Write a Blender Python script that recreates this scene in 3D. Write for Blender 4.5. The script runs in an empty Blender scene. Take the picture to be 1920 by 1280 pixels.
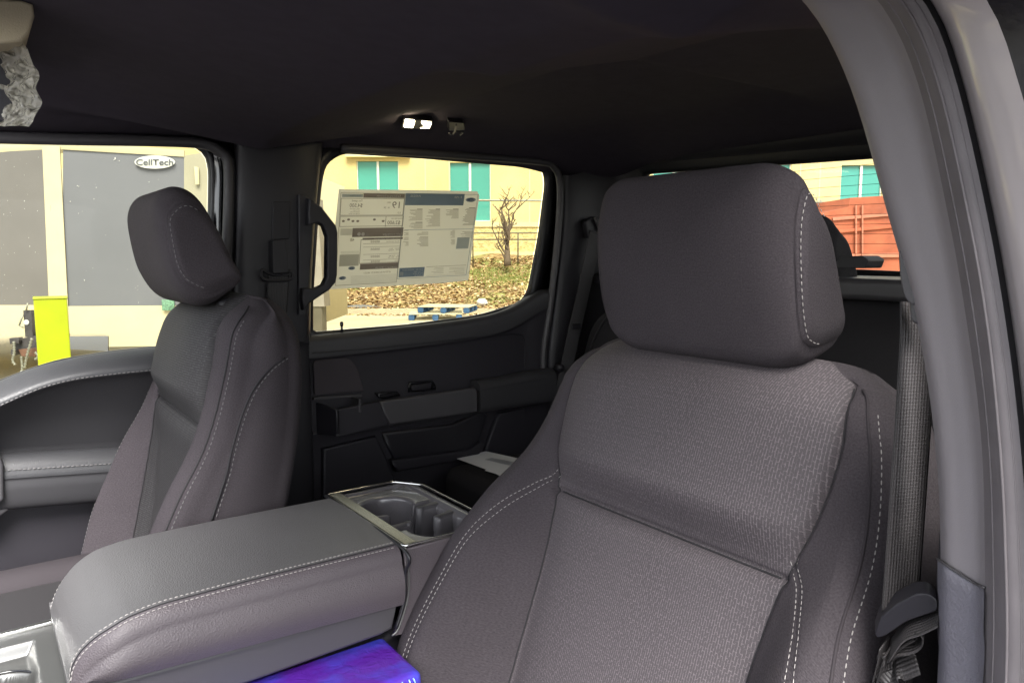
import bpy, bmesh, math, random
import numpy as np
from mathutils import Vector, Matrix
random.seed(7)
sc = bpy.context.scene

# ------------------------------------------------------------------ camera
FPX = 1400.0
CAM = Vector((0.0, -0.2, 1.55)); YAW = math.radians(54); PIT = math.radians(6.7)
FW = Vector((math.cos(YAW)*math.cos(PIT), math.sin(YAW)*math.cos(PIT), -math.sin(PIT)))
RT = Vector((math.sin(YAW), -math.cos(YAW), 0)); UP = RT.cross(FW)
cam = bpy.data.cameras.new('camera'); co = bpy.data.objects.new('camera', cam); sc.collection.objects.link(co)
M3 = Matrix((RT, UP, -FW)).transposed()
co.matrix_world = Matrix.Translation(CAM) @ M3.to_4x4()
cam.sensor_width = 36; cam.lens = FPX/1920*36; cam.clip_start = 0.02; cam.clip_end = 600
sc.camera = co
# ------------------------------------------------------------------ world, sun, exposure
SUN_EL, SUN_AZ = math.radians(50), math.radians(-118)      # azimuth of the sun in the xy plane
w = bpy.data.worlds.new('World'); sc.world = w; w.use_nodes = True
nt = w.node_tree; bg = nt.nodes['Background']
sky = nt.nodes.new('ShaderNodeTexSky'); sky.sky_type = 'NISHITA'; sky.sun_disc = False
sky.sun_elevation = SUN_EL; sky.sun_rotation = math.pi/2 - SUN_AZ
hs = nt.nodes.new('ShaderNodeHueSaturation'); hs.inputs['Saturation'].default_value = 0.20
nt.links.new(sky.outputs[0], hs.inputs['Color']); nt.links.new(hs.outputs[0], bg.inputs['Color'])
bg.inputs['Strength'].default_value = 0.05
sl = bpy.data.lights.new('sun', 'SUN'); sl.energy = 1.2; sl.angle = math.radians(32); sl.color = (1, .97, .93)
so = bpy.data.objects.new('sun', sl); sc.collection.objects.link(so)
sd = Vector((math.cos(SUN_AZ)*math.cos(SUN_EL), math.sin(SUN_AZ)*math.cos(SUN_EL), math.sin(SUN_EL)))
so.rotation_euler = sd.to_track_quat('Z', 'Y').to_euler()
sc.view_settings.view_transform = 'Standard'; sc.view_settings.look = 'None'
sc.view_settings.gamma = 1; sc.view_settings.use_curve_mapping = False
sc.view_settings.exposure = 3.65

# ------------------------------------------------------------------ helpers
def at(px, py, ax, val):
    r = FW + RT*((px-960)/FPX) + UP*((640-py)/FPX)
    i = 'xyz'.index(ax); t = (val-CAM[i])/r[i]
    return CAM + r*t
FH = Vector((math.cos(YAW), math.sin(YAW), 0)); C0 = Vector((CAM.x, CAM.y, 0))
def ab(px, py, b):
    r = FW + RT*((px-960)/FPX) + UP*((640-py)/FPX)
    t = b/(r.dot(FH)); return t*r.dot(RT), CAM.z + t*r.z
def ip(x, keys):
    xs = [k[0] for k in keys]; ys = [k[1] for k in keys]
    if x <= xs[0]: return ys[0]
    if x >= xs[-1]: return ys[-1]
    for i in range(len(xs)-1):
        if x <= xs[i+1]: break
    def sl_(j):
        if j == 0 or j == len(xs)-1: return 0 if len(xs) > 2 else (ys[-1]-ys[0])/(xs[-1]-xs[0])
        a = (ys[j]-ys[j-1])/(xs[j]-xs[j-1]); b = (ys[j+1]-ys[j])/(xs[j+1]-xs[j])
        return 0 if a*b <= 0 else 2*a*b/(a+b)
    h = xs[i+1]-xs[i]; t = (x-xs[i])/h
    return ((2*t**3-3*t*t+1)*ys[i] + (t**3-2*t*t+t)*h*sl_(i) + (-2*t**3+3*t*t)*ys[i+1] + (t**3-t*t)*h*sl_(i+1))
def ss(a, b, x):
    if a == b: return 0. if x < a else 1.
    t = min(1, max(0, (x-a)/(b-a))); return t*t*(3-2*t)
def link(o): sc.collection.objects.link(o); return o
def tagit(o, label=None, cat=None, group=None, kind=None):
    if label: o['label'] = label
    if cat: o['category'] = cat
    if group: o['group'] = group
    if kind: o['kind'] = kind
    return o
def thing(name, loc, label, cat, group=None, rz=0):
    o = link(bpy.data.objects.new(name, None)); o.location = loc; o.rotation_euler = (0, 0, rz)
    o.empty_display_size = .1
    return tagit(o, label, cat, group)
def parent(o, p):
    """keep the vertices' world place: chain of pure translations (and a z turn for outdoor things)"""
    if p is None: return o
    o.parent = p
    m = Matrix.Identity(4); q = p
    while q is not None:
        m = Matrix.LocRotScale(q.location, q.rotation_euler, q.scale) @ (q.matrix_parent_inverse @ m) if q is not None else m
        q = q.parent
    o.matrix_parent_inverse = m.inverted()
    return o
def mesh(name, vs, fs, mat, par=None, smooth=True, uv=None, wn=False, mats=None, mi=None):
    me = bpy.data.meshes.new(name); me.from_pydata([tuple(v) for v in vs], [], fs); me.validate()
    if uv is not None:
        ul = me.uv_layers.new(name='UVMap')
        idx = np.empty(len(me.loops), dtype=np.int32); me.loops.foreach_get('vertex_index', idx)
        ul.data.foreach_set('uv', np.array(uv, dtype=np.float32)[idx].ravel())
    for m_ in (mats or [mat]): me.materials.append(m_)
    if mi: me.polygons.foreach_set('material_index', mi)
    me.polygons.foreach_set('use_smooth', [smooth]*len(me.polygons))
    o = link(bpy.data.objects.new(name, me))
    if wn:
        md = o.modifiers.new('wn', 'WEIGHTED_NORMAL'); md.keep_sharp = True
    return parent(o, par)
def bmobj(name, bm, mat, par=None, smooth=True, wn=True):
    bmesh.ops.recalc_face_normals(bm, faces=bm.faces)
    me = bpy.data.meshes.new(name); bm.to_mesh(me); bm.free(); me.materials.append(mat)
    me.polygons.foreach_set('use_smooth', [smooth]*len(me.polygons))
    o = link(bpy.data.objects.new(name, me))
    if wn: o.modifiers.new('wn', 'WEIGHTED_NORMAL')
    return parent(o, par)
def gridmesh(name, nu, nv, fn, mat, par=None, uvf=None, closed=False, smooth=True, flip=False):
    vs = []; uv = []
    for j in range(nv):
        for i in range(nu):
            vs.append(fn(i, j)); 
            if uvf: uv.append(uvf(i, j))
    fs = []
    for j in range(nv-1):
        for i in range(nu if closed else nu-1):
            a = j*nu+i; b = j*nu+(i+1) % nu
            f = (a, b, b+nu, a+nu); fs.append(f[::-1] if flip else f)
    return mesh(name, vs, fs, mat, par, smooth, uv if uvf else None)
def addbox(bm, c, s, bev=0.0, seg=3, rot=None):
    r = bmesh.ops.create_cube(bm, size=1.0)
    vs = r['verts']
    bmesh.ops.scale(bm, vec=Vector(s), verts=vs)
    if bev > 0:
        es = list({e for v in vs for e in v.link_edges})
        r2 = bmesh.ops.bevel(bm, geom=es, offset=min(bev, min(s)*.49), segments=seg, profile=.5, affect='EDGES')
        vs = list({v for f in r2['faces'] for v in f.verts} | {v for v in vs if v.is_valid})
    if rot is not None: bmesh.ops.rotate(bm, cent=(0, 0, 0), matrix=rot, verts=vs)
    bmesh.ops.translate(bm, vec=Vector(c), verts=vs)
def box(name, c, s, mat, par=None, bev=.003, seg=3, rot=None):
    bm = bmesh.new(); addbox(bm, c, s, bev, seg, rot); return bmobj(name, bm, mat, par)
def prism(name, pts, off, mat, par=None, bev=.003, seg=3):
    """closed polygon of 3-D points, extruded by vector off, edges bevelled"""
    bm = bmesh.new(); off = Vector(off)
    a = [bm.verts.new(p) for p in pts]; b = [bm.verts.new(Vector(p)+off) for p in pts]
    n = len(pts)
    bm.faces.new(a); bm.faces.new(b[::-1])
    for i in range(n): bm.faces.new((a[i], b[i], b[(i+1) % n], a[(i+1) % n]))
    bmesh.ops.recalc_face_normals(bm, faces=bm.faces)
    if bev > 0:
        es = [e for e in bm.edges if (e.verts[0] in a) == (e.verts[1] in a)]
        bmesh.ops.bevel(bm, geom=es, offset=bev, segments=seg, profile=.5, affect='EDGES', clamp_overlap=True)
    return bmobj(name, bm, mat, par)
def smoothpath(pts, n, closed=False):
    """Catmull-Rom through pts, resampled to n points evenly"""
    P = [Vector(p) for p in pts]; m = len(P); out = []
    rng = range(m) if closed else range(m-1)
    for i in rng:
        if closed: p0, p1, p2, p3 = P[(i-1) % m], P[i], P[(i+1) % m], P[(i+2) % m]
        else:
            p1, p2 = P[i], P[i+1]; p0 = P[i-1] if i > 0 else p1*2-p2; p3 = P[i+2] if i+2 < m else p2*2-p1
        for k in range(12):
            t = k/12
            out.append(.5*((2*p1)+(-p0+p2)*t+(2*p0-5*p1+4*p2-p3)*t*t+(-p0+3*p1-3*p2+p3)*t**3))
    if not closed: out.append(P[-1])
    return resample(out, n, closed)
def resample(P, n, closed=False):
    Q = list(P)+([P[0]] if closed else [])
    L = [0]
    for i in range(1, len(Q)): L.append(L[-1]+(Q[i]-Q[i-1]).length)
    out = []; T = L[-1]; j = 0
    cnt = n if closed else n-1
    for k in range(n):
        s = T*k/cnt
        while j < len(Q)-2 and L[j+1] < s: j += 1
        d = L[j+1]-L[j]; out.append(Q[j].lerp(Q[j+1], min(1, (s-L[j])/d) if d > 0 else 0))
    return out
def tube(name, pts, r, mat, par=None, n=10, closed=False, flat=None):
    P = pts; m = len(P); vs = []; fs = []
    up = None
    for i, p in enumerate(P):
        a = P[(i-1) % m] if (closed or i > 0) else p; b = P[(i+1) % m] if (closed or i < m-1) else p
        t = (b-a).normalized()
        if up is None: up = t.orthogonal().normalized()
        up = (up - t*up.dot(t)).normalized(); s = t.cross(up)
        rr = r(i/(m-1)) if callable(r) else r
        for k in range(n):
            an = 2*math.pi*k/n; vs.append(p + up*math.cos(an)*rr + s*math.sin(an)*rr)
    for i in range(m if closed else m-1):
        for k in range(n):
            j = (i+1) % m; fs.append((i*n+k, i*n+(k+1) % n, j*n+(k+1) % n, j*n+k))
    if not closed: fs.append(tuple(range(n))[::-1]); fs.append(tuple((m-1)*n+k for k in range(n)))
    if par == 'raw': return vs, fs
    return mesh(name, vs, fs, mat, par)
def stitches(name, curves, mat, par, dash=.0055, gap=.0028, r=.0007, seg=6):
    """curves: lists of (point, normal); little thread dashes lying on the surface"""
    vs = []; fs = []
    for cv in curves:
        P = [Vector(a) for a, _ in cv]; N = [Vector(b) for _, b in cv]
        L = [0]
        for i in range(1, len(P)): L.append(L[-1]+(P[i]-P[i-1]).length)
        def ev(s):
            j = 0
            while j < len(P)-2 and L[j+1] < s: j += 1
            t = (s-L[j])/max(1e-9, L[j+1]-L[j]); return P[j].lerp(P[j+1], t), N[j].lerp(N[j+1], t).normalized()
        s = 0
        while s+dash < L[-1]:
            (a, na), (b, nb) = ev(s), ev(s+dash); t = (b-a).normalized(); sd_ = t.cross(na).normalized()
            base = len(vs)
            for q, (f, k) in enumerate(((0, .35), (.2, 1), (.8, 1), (1, .35))):
                c = a.lerp(b, f)+na*(r*.55*(1 if q in (1, 2) else .2))
                for h in range(seg):
                    an = 2*math.pi*h/seg; vs.append(c+sd_*(math.cos(an)*r*k)+na*(math.sin(an)*r*k))
            for q in range(3):
                for h in range(seg):
                    fs.append((base+q*seg+h, base+q*seg+(h+1) % seg, base+(q+1)*seg+(h+1) % seg, base+(q+1)*seg+h))
            fs.append(tuple(base+h for h in range(seg))); fs.append(tuple(base+3*seg+h for h in range(seg)))
            s += dash+gap
    return mesh(name, vs, fs, mat, par)
def ring(name, loop, prof, mat, par=None, axis='y', cen=None):
    """sweep profile [(outward offset, depth)] along a closed loop lying in a plane of constant axis"""
    m = len(loop); i0 = 'xyz'.index(axis); ii = [k for k in range(3) if k != i0]
    area = sum(loop[k][ii[0]]*loop[(k+1) % m][ii[1]]-loop[(k+1) % m][ii[0]]*loop[k][ii[1]] for k in range(m))
    sg = 1 if area > 0 else -1
    vs = []; fs = []; n = len(prof)
    for k in range(m):
        a = loop[(k-1) % m]; b = loop[(k+1) % m]; t = (b-a)
        nx = Vector((0, 0, 0)); nx[ii[0]] = t[ii[1]]*sg; nx[ii[1]] = -t[ii[0]]*sg
        nx.normalize()
        for (o, d) in prof:
            p = loop[k]+nx*o; p[i0] = loop[k][i0]+d; vs.append(p)
    for k in range(m):
        for q in range(n-1):
            j = (k+1) % m; fs.append((k*n+q, j*n+q, j*n+q+1, k*n+q+1))
    return mesh(name, vs, fs, mat, par)
def roundpoly(pts, r, seg=6):
    P = [Vector(p) for p in pts]; m = len(P); out = []
    for i in range(m):
        rr = r[i] if isinstance(r, (list, tuple)) else r
        a, b, c = P[i-1], P[i], P[(i+1) % m]
        if rr <= 0: out.append(b); continue
        d1 = (a-b); d2 = (c-b); k = min(rr, d1.length*.45, d2.length*.45)
        p = b+d1.normalized()*k; q = b+d2.normalized()*k
        for s in range(seg+1):
            t = s/seg; out.append(p*(1-t)**2+b*2*t*(1-t)+q*t*t)
    return out

# ------------------------------------------------------------------ materials
def nodemat(name):
    m = bpy.data.materials.new(name); m.use_nodes = True
    n = m.node_tree.nodes; b = n['Principled BSDF']; return m, m.node_tree, n, b
def N(nt_, typ, **kw):
    n = nt_.nodes.new(typ)
    for k, v in kw.items():
        if k in n.inputs: n.inputs[k].default_value = v
        else: setattr(n, k, v)
    return n
def mat(name, col, rough=.5, bump=0, scale=800, kind='noise', metal=0, var=.12, vscale=6, spec=.5, coat=0, sheen=0, detail=4, stretch=None, uvc=False, dist=.001):
    m, t, n, b = nodemat(name)
    b.inputs['Roughness'].default_value = rough; b.inputs['Metallic'].default_value = metal
    b.inputs['Specular IOR Level'].default_value = spec
    if coat: b.inputs['Coat Weight'].default_value = coat; b.inputs['Coat Roughness'].default_value = .08
    if sheen: b.inputs['Sheen Weight'].default_value = sheen; b.inputs['Sheen Roughness'].default_value = .4
    tc = N(t, 'ShaderNodeTexCoord'); src = tc.outputs['UV' if uvc else 'Object']
    if stretch:
        mp = N(t, 'ShaderNodeMapping'); mp.inputs['Scale'].default_value = stretch; t.links.new(src, mp.inputs[0]); src = mp.outputs[0]
    nz = N(t, 'ShaderNodeTexNoise', Scale=vscale, Detail=5.0); t.links.new(src, nz.inputs['Vector'])
    rp = N(t, 'ShaderNodeMapRange'); rp.inputs[1].default_value = .25; rp.inputs[2].default_value = .75
    rp.inputs[3].default_value = 1-var; rp.inputs[4].default_value = 1+var
    t.links.new(nz.outputs[0], rp.inputs[0])
    mx = N(t, 'ShaderNodeVectorMath', operation='SCALE'); mx.inputs[0].default_value = col
    t.links.new(rp.outputs[0], mx.inputs['Scale']); t.links.new(mx.outputs[0], b.inputs['Base Color'])
    if bump:
        if kind == 'noise': x = N(t, 'ShaderNodeTexNoise', Scale=scale, Detail=float(detail)); o = x.outputs[0]
        elif kind == 'voronoi': x = N(t, 'ShaderNodeTexVoronoi', Scale=scale); x.feature = 'SMOOTH_F1'; o = x.outputs[0]
        t.links.new(src, x.inputs['Vector'])
        bp = N(t, 'ShaderNodeBump', Strength=bump, Distance=dist); t.links.new(o, bp.inputs['Height']); t.links.new(bp.outputs[0], b.inputs['Normal'])
    return m
def fabric(name, col, rough=.85, sc_=1400., bump=.35):
    """fine twill: two crossed wave textures over uv in metres"""
    m, t, n, b = nodemat(name)
    b.inputs['Roughness'].default_value = rough; b.inputs['Sheen Weight'].default_value = .0
    b.inputs['Specular IOR Level'].default_value = .2
    tc = N(t, 'ShaderNodeTexCoord'); mp = N(t, 'ShaderNodeMapping'); t.links.new(tc.outputs['UV'], mp.inputs[0])
    w1 = N(t, 'ShaderNodeTexWave', Scale=sc_/3.0, Distortion=.6); w1.bands_direction = 'DIAGONAL'; t.links.new(mp.outputs[0], w1.inputs[0])
    nz = N(t, 'ShaderNodeTexNoise', Scale=480., Detail=4.); t.links.new(mp.outputs[0], nz.inputs['Vector'])
    n2 = N(t, 'ShaderNodeTexNoise', Scale=9., Detail=4.); t.links.new(mp.outputs[0], n2.inputs['Vector'])
    mm = N(t, 'ShaderNodeMath', operation='MULTIPLY_ADD'); t.links.new(w1.outputs[1], mm.inputs[0]); mm.inputs[1].default_value = .5; t.links.new(nz.outputs[0], mm.inputs[2])
    ra = N(t, 'ShaderNodeMapRange'); ra.inputs[1].default_value = .3; ra.inputs[2].default_value = 1.2; ra.inputs[3].default_value = .45; ra.inputs[4].default_value = 1.6
    t.links.new(mm.outputs[0], ra.inputs[0])
    rb = N(t, 'ShaderNodeMapRange'); rb.inputs[1].default_value = .3; rb.inputs[2].default_value = .7; rb.inputs[3].default_value = .93; rb.inputs[4].default_value = 1.07
    t.links.new(n2.outputs[0], rb.inputs[0])
    mu = N(t, 'ShaderNodeMath', operation='MULTIPLY'); t.links.new(ra.outputs[0], mu.inputs[0]); t.links.new(rb.outputs[0], mu.inputs[1])
    sv = N(t, 'ShaderNodeVectorMath', operation='SCALE'); sv.inputs[0].default_value = col; t.links.new(mu.outputs[0], sv.inputs['Scale'])
    t.links.new(sv.outputs[0], b.inputs['Base Color'])
    bp = N(t, 'ShaderNodeBump', Strength=bump, Distance=.0008); t.links.new(mm.outputs[0], bp.inputs['Height'])
    n3 = N(t, 'ShaderNodeTexNoise', Scale=16., Detail=2.); t.links.new(mp.outputs[0], n3.inputs['Vector'])
    b2 = N(t, 'ShaderNodeBump', Strength=.35, Distance=.006); t.links.new(n3.outputs[0], b2.inputs['Height']); t.links.new(bp.outputs[0], b2.inputs['Normal']); t.links.new(b2.outputs[0], b.inputs['Normal'])
    return m
def insertfab(name, col, thread, bw=.011, bh=.0042, amt=1.0, ang=0.0):
    """woven insert: long staggered cells with light threads between, threads broken up by noise"""
    m, t, n, b = nodemat(name)
    b.inputs['Roughness'].default_value = .7; b.inputs['Sheen Weight'].default_value = .0; b.inputs['Specular IOR Level'].default_value = .3
    tc = N(t, 'ShaderNodeTexCoord'); mp = N(t, 'ShaderNodeMapping'); mp.inputs['Rotation'].default_value = (0, 0, ang); t.links.new(tc.outputs['UV'], mp.inputs[0])
    nd = N(t, 'ShaderNodeTexNoise', Scale=160., Detail=2.); t.links.new(mp.outputs[0], nd.inputs['Vector'])
    ad = N(t, 'ShaderNodeVectorMath', operation='MULTIPLY_ADD'); t.links.new(nd.outputs['Color'], ad.inputs[0]); ad.inputs[1].default_value = (.0016, .0016, 0); t.links.new(mp.outputs[0], ad.inputs[2])
    br = N(t, 'ShaderNodeTexBrick', Scale=1.0); br.inputs['Brick Width'].default_value = bw; br.inputs['Row Height'].default_value = bh
    br.inputs['Mortar Size'].default_value = .00045; br.inputs['Mortar Smooth'].default_value = .35; br.offset = .37; br.squash = 1
    t.links.new(ad.outputs[0], br.inputs[0])
    nz = N(t, 'ShaderNodeTexNoise', Scale=330., Detail=3.); t.links.new(mp.outputs[0], nz.inputs['Vector'])
    rg = N(t, 'ShaderNodeMapRange'); rg.inputs[1].default_value = .36; rg.inputs[2].default_value = .6; t.links.new(nz.outputs[0], rg.inputs[0])
    mu = N(t, 'ShaderNodeMath', operation='MULTIPLY'); t.links.new(br.outputs['Fac'], mu.inputs[0]); t.links.new(rg.outputs[0], mu.inputs[1])
    m2 = N(t, 'ShaderNodeMath', operation='MULTIPLY'); t.links.new(mu.outputs[0], m2.inputs[0]); m2.inputs[1].default_value = amt
    mx = N(t, 'ShaderNodeMix'); mx.data_type = 'RGBA'; t.links.new(m2.outputs[0], mx.inputs[0])
    fn = N(t, 'ShaderNodeTexNoise', Scale=1500., Detail=2.); t.links.new(mp.outputs[0], fn.inputs['Vector'])
    fr = N(t, 'ShaderNodeMapRange'); fr.inputs[1].default_value = .3; fr.inputs[2].default_value = .7; fr.inputs[3].default_value = .7; fr.inputs[4].default_value = 1.3; t.links.new(fn.outputs[0], fr.inputs[0])
    sv = N(t, 'ShaderNodeVectorMath', operation='SCALE'); sv.inputs[0].default_value = col; t.links.new(fr.outputs[0], sv.inputs['Scale'])
    t.links.new(sv.outputs[0], mx.inputs['A'] if False else mx.inputs[6]); mx.inputs[7].default_value = (*thread, 1)
    t.links.new(mx.outputs[2], b.inputs['Base Color'])
    bp = N(t, 'ShaderNodeBump', Strength=.5, Distance=.0008); t.links.new(m2.outputs[0], bp.inputs['Height']); t.links.new(bp.outputs[0], b.inputs['Normal'])
    return m
def glassmat(name, tint, refl=1.0):
    m = bpy.data.materials.new(name); m.use_nodes = True; t = m.node_tree; t.nodes.clear()
    o = N(t, 'ShaderNodeOutputMaterial'); tr = N(t, 'ShaderNodeBsdfTransparent'); tr.inputs[0].default_value = (*tint, 1)
    gl = N(t, 'ShaderNodeBsdfGlossy', Roughness=.02); gl.inputs[0].default_value = (refl, refl, refl, 1)
    fr = N(t, 'ShaderNodeFresnel', IOR=1.15); mx = N(t, 'ShaderNodeMixShader')
    t.links.new(fr.outputs[0], mx.inputs[0]); t.links.new(tr.outputs[0], mx.inputs[1]); t.links.new(gl.outputs[0], mx.inputs[2]); t.links.new(mx.outputs[0], o.inputs[0])
    return m
MF = fabric('seat_fabric', (.049, .042, .047), bump=.8)
MFD = fabric('rear_seat_fabric', (.03, .028, .031))
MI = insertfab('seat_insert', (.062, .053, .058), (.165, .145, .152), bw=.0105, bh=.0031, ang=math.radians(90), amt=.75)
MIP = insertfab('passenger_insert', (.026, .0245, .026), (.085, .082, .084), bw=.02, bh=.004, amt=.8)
MSEAM = mat('seam_dark', (.012, .011, .013), .8)
MTH = mat('thread', (.30, .28, .27), .7, var=.15, vscale=400)
MTHD = mat('thread_dim', (.14, .135, .135), .7, var=.15, vscale=400)
MLE = mat('leather', (.090, .087, .089), .36, .55, 620, 'voronoi', var=.06, spec=.5, dist=.0009)  # lid top; windshield light put into this paler colour than the side
MLS = mat('leather_side', (.075, .063, .070), .5, .6, 560, 'voronoi', var=.06, spec=.5, dist=.001)
MSOFT = mat('soft_trim', (.032, .031, .034), .48, .3, 900, 'noise', var=.06, dist=.0006)
MDSOFT = mat('door_leather', (.034, .034, .037), .42, .5, 620, 'voronoi', var=.06, dist=.0009)
MDARK = mat('dark_plastic', (.012, .011, .015), .5, .25, 1100, 'noise', var=.08, dist=.0005)
MDARK2 = mat('panel_plastic', (.017, .015, .020), .6, .25, 900, 'noise', var=.08, dist=.0005)
MGREY = mat('grey_plastic', (.055, .052, .056), .45, .2, 900, 'noise', var=.05, dist=.0005)
MPIL = mat('pillar_plastic', (.215, .198, .210), .55, .35, 1500, 'noise', var=.05, dist=.0005)
MPILT = mat('pillar_textured', (.135, .13, .155), .6, .9, 420, 'noise', var=.08, dist=.001)
MPILD = mat('b_pillar_trim', (.020, .019, .023), .5, .2, 1100, 'noise', var=.05, dist=.0005)
MSEAL = mat('rubber_seal', (.12, .108, .115), .6, .2, 500, 'noise', var=.12, vscale=30, dist=.0005)
MRUB = mat('black_rubber', (.012, .012, .014), .45)
MBLK = mat('gloss_black', (.008, .008, .010), .12, coat=.4)
MFRIT = mat('frame_black', (.01, .01, .012), .35)
MHEAD = mat('headliner_fabric', (.054, .046, .058), .95, .4, 1800, 'noise', var=.08, vscale=40, spec=.1, dist=.0006)
MCHR = mat('chrome', (.75, .75, .74), .12, metal=1, var=.03)
MSAT = mat('satin_metal', (.17, .17, .165), .36, metal=.75, var=.04)
MCUP = mat('cup_plastic', (.085, .08, .085), .26, coat=.5)
MPAINT = mat('body_paint', (.47, .43, .44), .28, var=.04, coat=.5)
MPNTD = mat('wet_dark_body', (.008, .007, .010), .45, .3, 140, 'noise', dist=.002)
MCARP = mat('carpet', (.02, .02, .022), .95, .8, 500, 'noise', dist=.003)
MPAPER = mat('white_paper', (.80, .80, .80), .7, var=.02)
MWIN = mat('envelope_window', (.42, .43, .45), .3)
MGLF = glassmat('side_glass', (.42, .42, .37))
MGLR = glassmat('privacy_glass', (.42, .41, .34))
MGLB = glassmat('rear_glass', (.48, .47, .44))

def webbing(name, col):
    m, t, n, b = nodemat(name); b.inputs['Roughness'].default_value = .55
    tc = N(t, 'ShaderNodeTexCoord'); mp = N(t, 'ShaderNodeMapping'); t.links.new(tc.outputs['UV'], mp.inputs[0])
    w1 = N(t, 'ShaderNodeTexWave', Scale=1.0); w1.bands_direction = 'X'; w1.inputs['Scale'].default_value = 1/.0056/3.1416*1.57
    w2 = N(t, 'ShaderNodeTexWave', Scale=1.0); w2.bands_direction = 'Y'; w2.inputs['Scale'].default_value = 1/.0048/3.1416*1.57
    t.links.new(mp.outputs[0], w1.inputs[0]); t.links.new(mp.outputs[0], w2.inputs[0])
    pw = N(t, 'ShaderNodeMath', operation='POWER'); t.links.new(w2.outputs[1], pw.inputs[0]); pw.inputs[1].default_value = 6
    mm = N(t, 'ShaderNodeMath', operation='MULTIPLY_ADD'); t.links.new(pw.outputs[0], mm.inputs[0]); mm.inputs[1].default_value = .35; t.links.new(w1.outputs[1], mm.inputs[2])
    rg = N(t, 'ShaderNodeMapRange'); rg.inputs[3].default_value = .55; rg.inputs[4].default_value = 1.4; t.links.new(mm.outputs[0], rg.inputs[0])
    sv = N(t, 'ShaderNodeVectorMath', operation='SCALE'); sv.inputs[0].default_value = col; t.links.new(rg.outputs[0], sv.inputs['Scale']); t.links.new(sv.outputs[0], b.inputs['Base Color'])
    bp = N(t, 'ShaderNodeBump', Strength=.6, Distance=.0008); t.links.new(mm.outputs[0], bp.inputs['Height']); t.links.new(bp.outputs[0], b.inputs['Normal'])
    return m
MWEB = webbing('belt_webbing', (.032, .029, .030)); MWEBD = webbing('belt_webbing_dark', (.03, .028, .03))

# ================================================================== THE CAB SHELL
cab = thing('truck_cab', (0.6, .76, .6), 'dark pickup cab interior shell: headliner, pillars and door openings around the seats', 'vehicle cab')
# --- headliner
def head_z(x, y):
    yc = (y-.84)/.62
    z = 1.865 - .030*abs(yc)**4
    edge = ss(1.30, 1.52, y); z -= (.030+.022*ss(.40, .0, x))*edge**1.4
    near = ss(.40, .17, y); z -= .045*near
    inb = ss(1.46, 1.38, y)*ss(.22, .34, y)
    lin = min(1, max(0, (x+.02)/.53)) if x < .51 else max(0, 1-(x-.51)/.34)
    z -= .078*lin*inb
    if x > .51: z -= .020*min(1, max(0, (.70-y)/.05))*min(1, (x-.51)/.08)*ss(1.5, 1.2, x)
    z -= .050*ss(1.25, 1.62, x)
    return z
gridmesh('headliner', 220, 150, lambda i, j: Vector((-.02+1.67*i/219, .185+1.335*j/149, head_z(-.02+1.67*i/219, .185+1.335*j/149))), MHEAD, cab, flip=True)
# outer roof skin (keeps daylight out)
gridmesh('roof_skin', 30, 30, lambda i, j: Vector((-.03+1.78*i/29, .13+1.48*j/29, 1.93-.06*abs((j-14.5)/14.5)**4-.03*abs((i-14.5)/14.5)**4)), MPAINT, cab)
bm = bmesh.new(); addbox(bm, (.5, .76, .60), (2.6, 1.62, .04), 0); bmobj('floor_pan', bm, MCARP, cab)
bm = bmesh.new(); addbox(bm, (-.95, .76, .95), (.25, 1.6, .72), .04); bmobj('firewall', bm, MDARK, cab)
gridmesh('hood', 20, 20, lambda i, j: Vector((-2.4+1.5*i/19, -.05+1.65*j/19, 1.20+.10*(i/19)-.04*((j-9.5)/9.5)**2)), MPAINT, cab)  # out of view; added in light paint to bounce daylight onto the headliner
gridmesh('dashboard', 20, 20, lambda i, j: Vector((-.95+.42*i/19, .05+1.45*j/19, 1.30-.25*(i/19)**3)), MDARK, cab)
# --- loops of the openings on the far (passenger) side
RW = [at(*p, 'y', 1.52) for p in [(600, 345), (608, 308), (640, 288), (825, 300), (1000, 311), (1019, 320), (1022, 345), (1010, 440), (990, 545), (975, 566), (900, 590), (760, 608), (584, 622), (584, 560), (592, 430)]]
RWL = resample(roundpoly(RW, [.02, .03, .03, 0, .02, .02, .02, 0, .03, .03, .05, 0, .004, 0, 0]), 160, True)
FWp = [at(*p, 'y', 1.52) for p in [(391, 320), (385, 290), (360, 273), (180, 267), (0, 264)]]
FWp += [Vector((-.10, 1.52, 1.735)), Vector((-.66, 1.52, 1.36)), Vector((-.64, 1.52, 1.24)), Vector((-.25, 1.52, 1.22))]
FWp += [at(*p, 'y', 1.52) for p in [(0, 712), (50, 692), (110, 673), (200, 658), (295, 648), (384, 640), (389, 430)]]
FWL = resample(roundpoly(FWp, [.02, .03, .03, 0, 0, .1, .05, .03, .05, .05, .05, .05, .05, 0, .005, 0]), 200, True)

# --- the passenger side wall of the body between doors, as trims
def strip(name, rows, mat_, par, n=60, sub=6, closed=False):
    """rows: list of polylines (lists of points) -> smooth lofted skin"""
    R_ = [smoothpath(r, n) for r in rows]
    m = len(R_); out = []
    for k in range(n):
        col = [R_[q][k] for q in range(m)]
        out.append(smoothpath(col, (m-1)*sub+1) if sub > 1 else col)
    nu = len(out[0])
    return gridmesh(name, nu, n, lambda i, j: out[j][i], mat_, par)
def px_line(pts, y): return [at(a, b, 'y', y) for a, b in pts]
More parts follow.
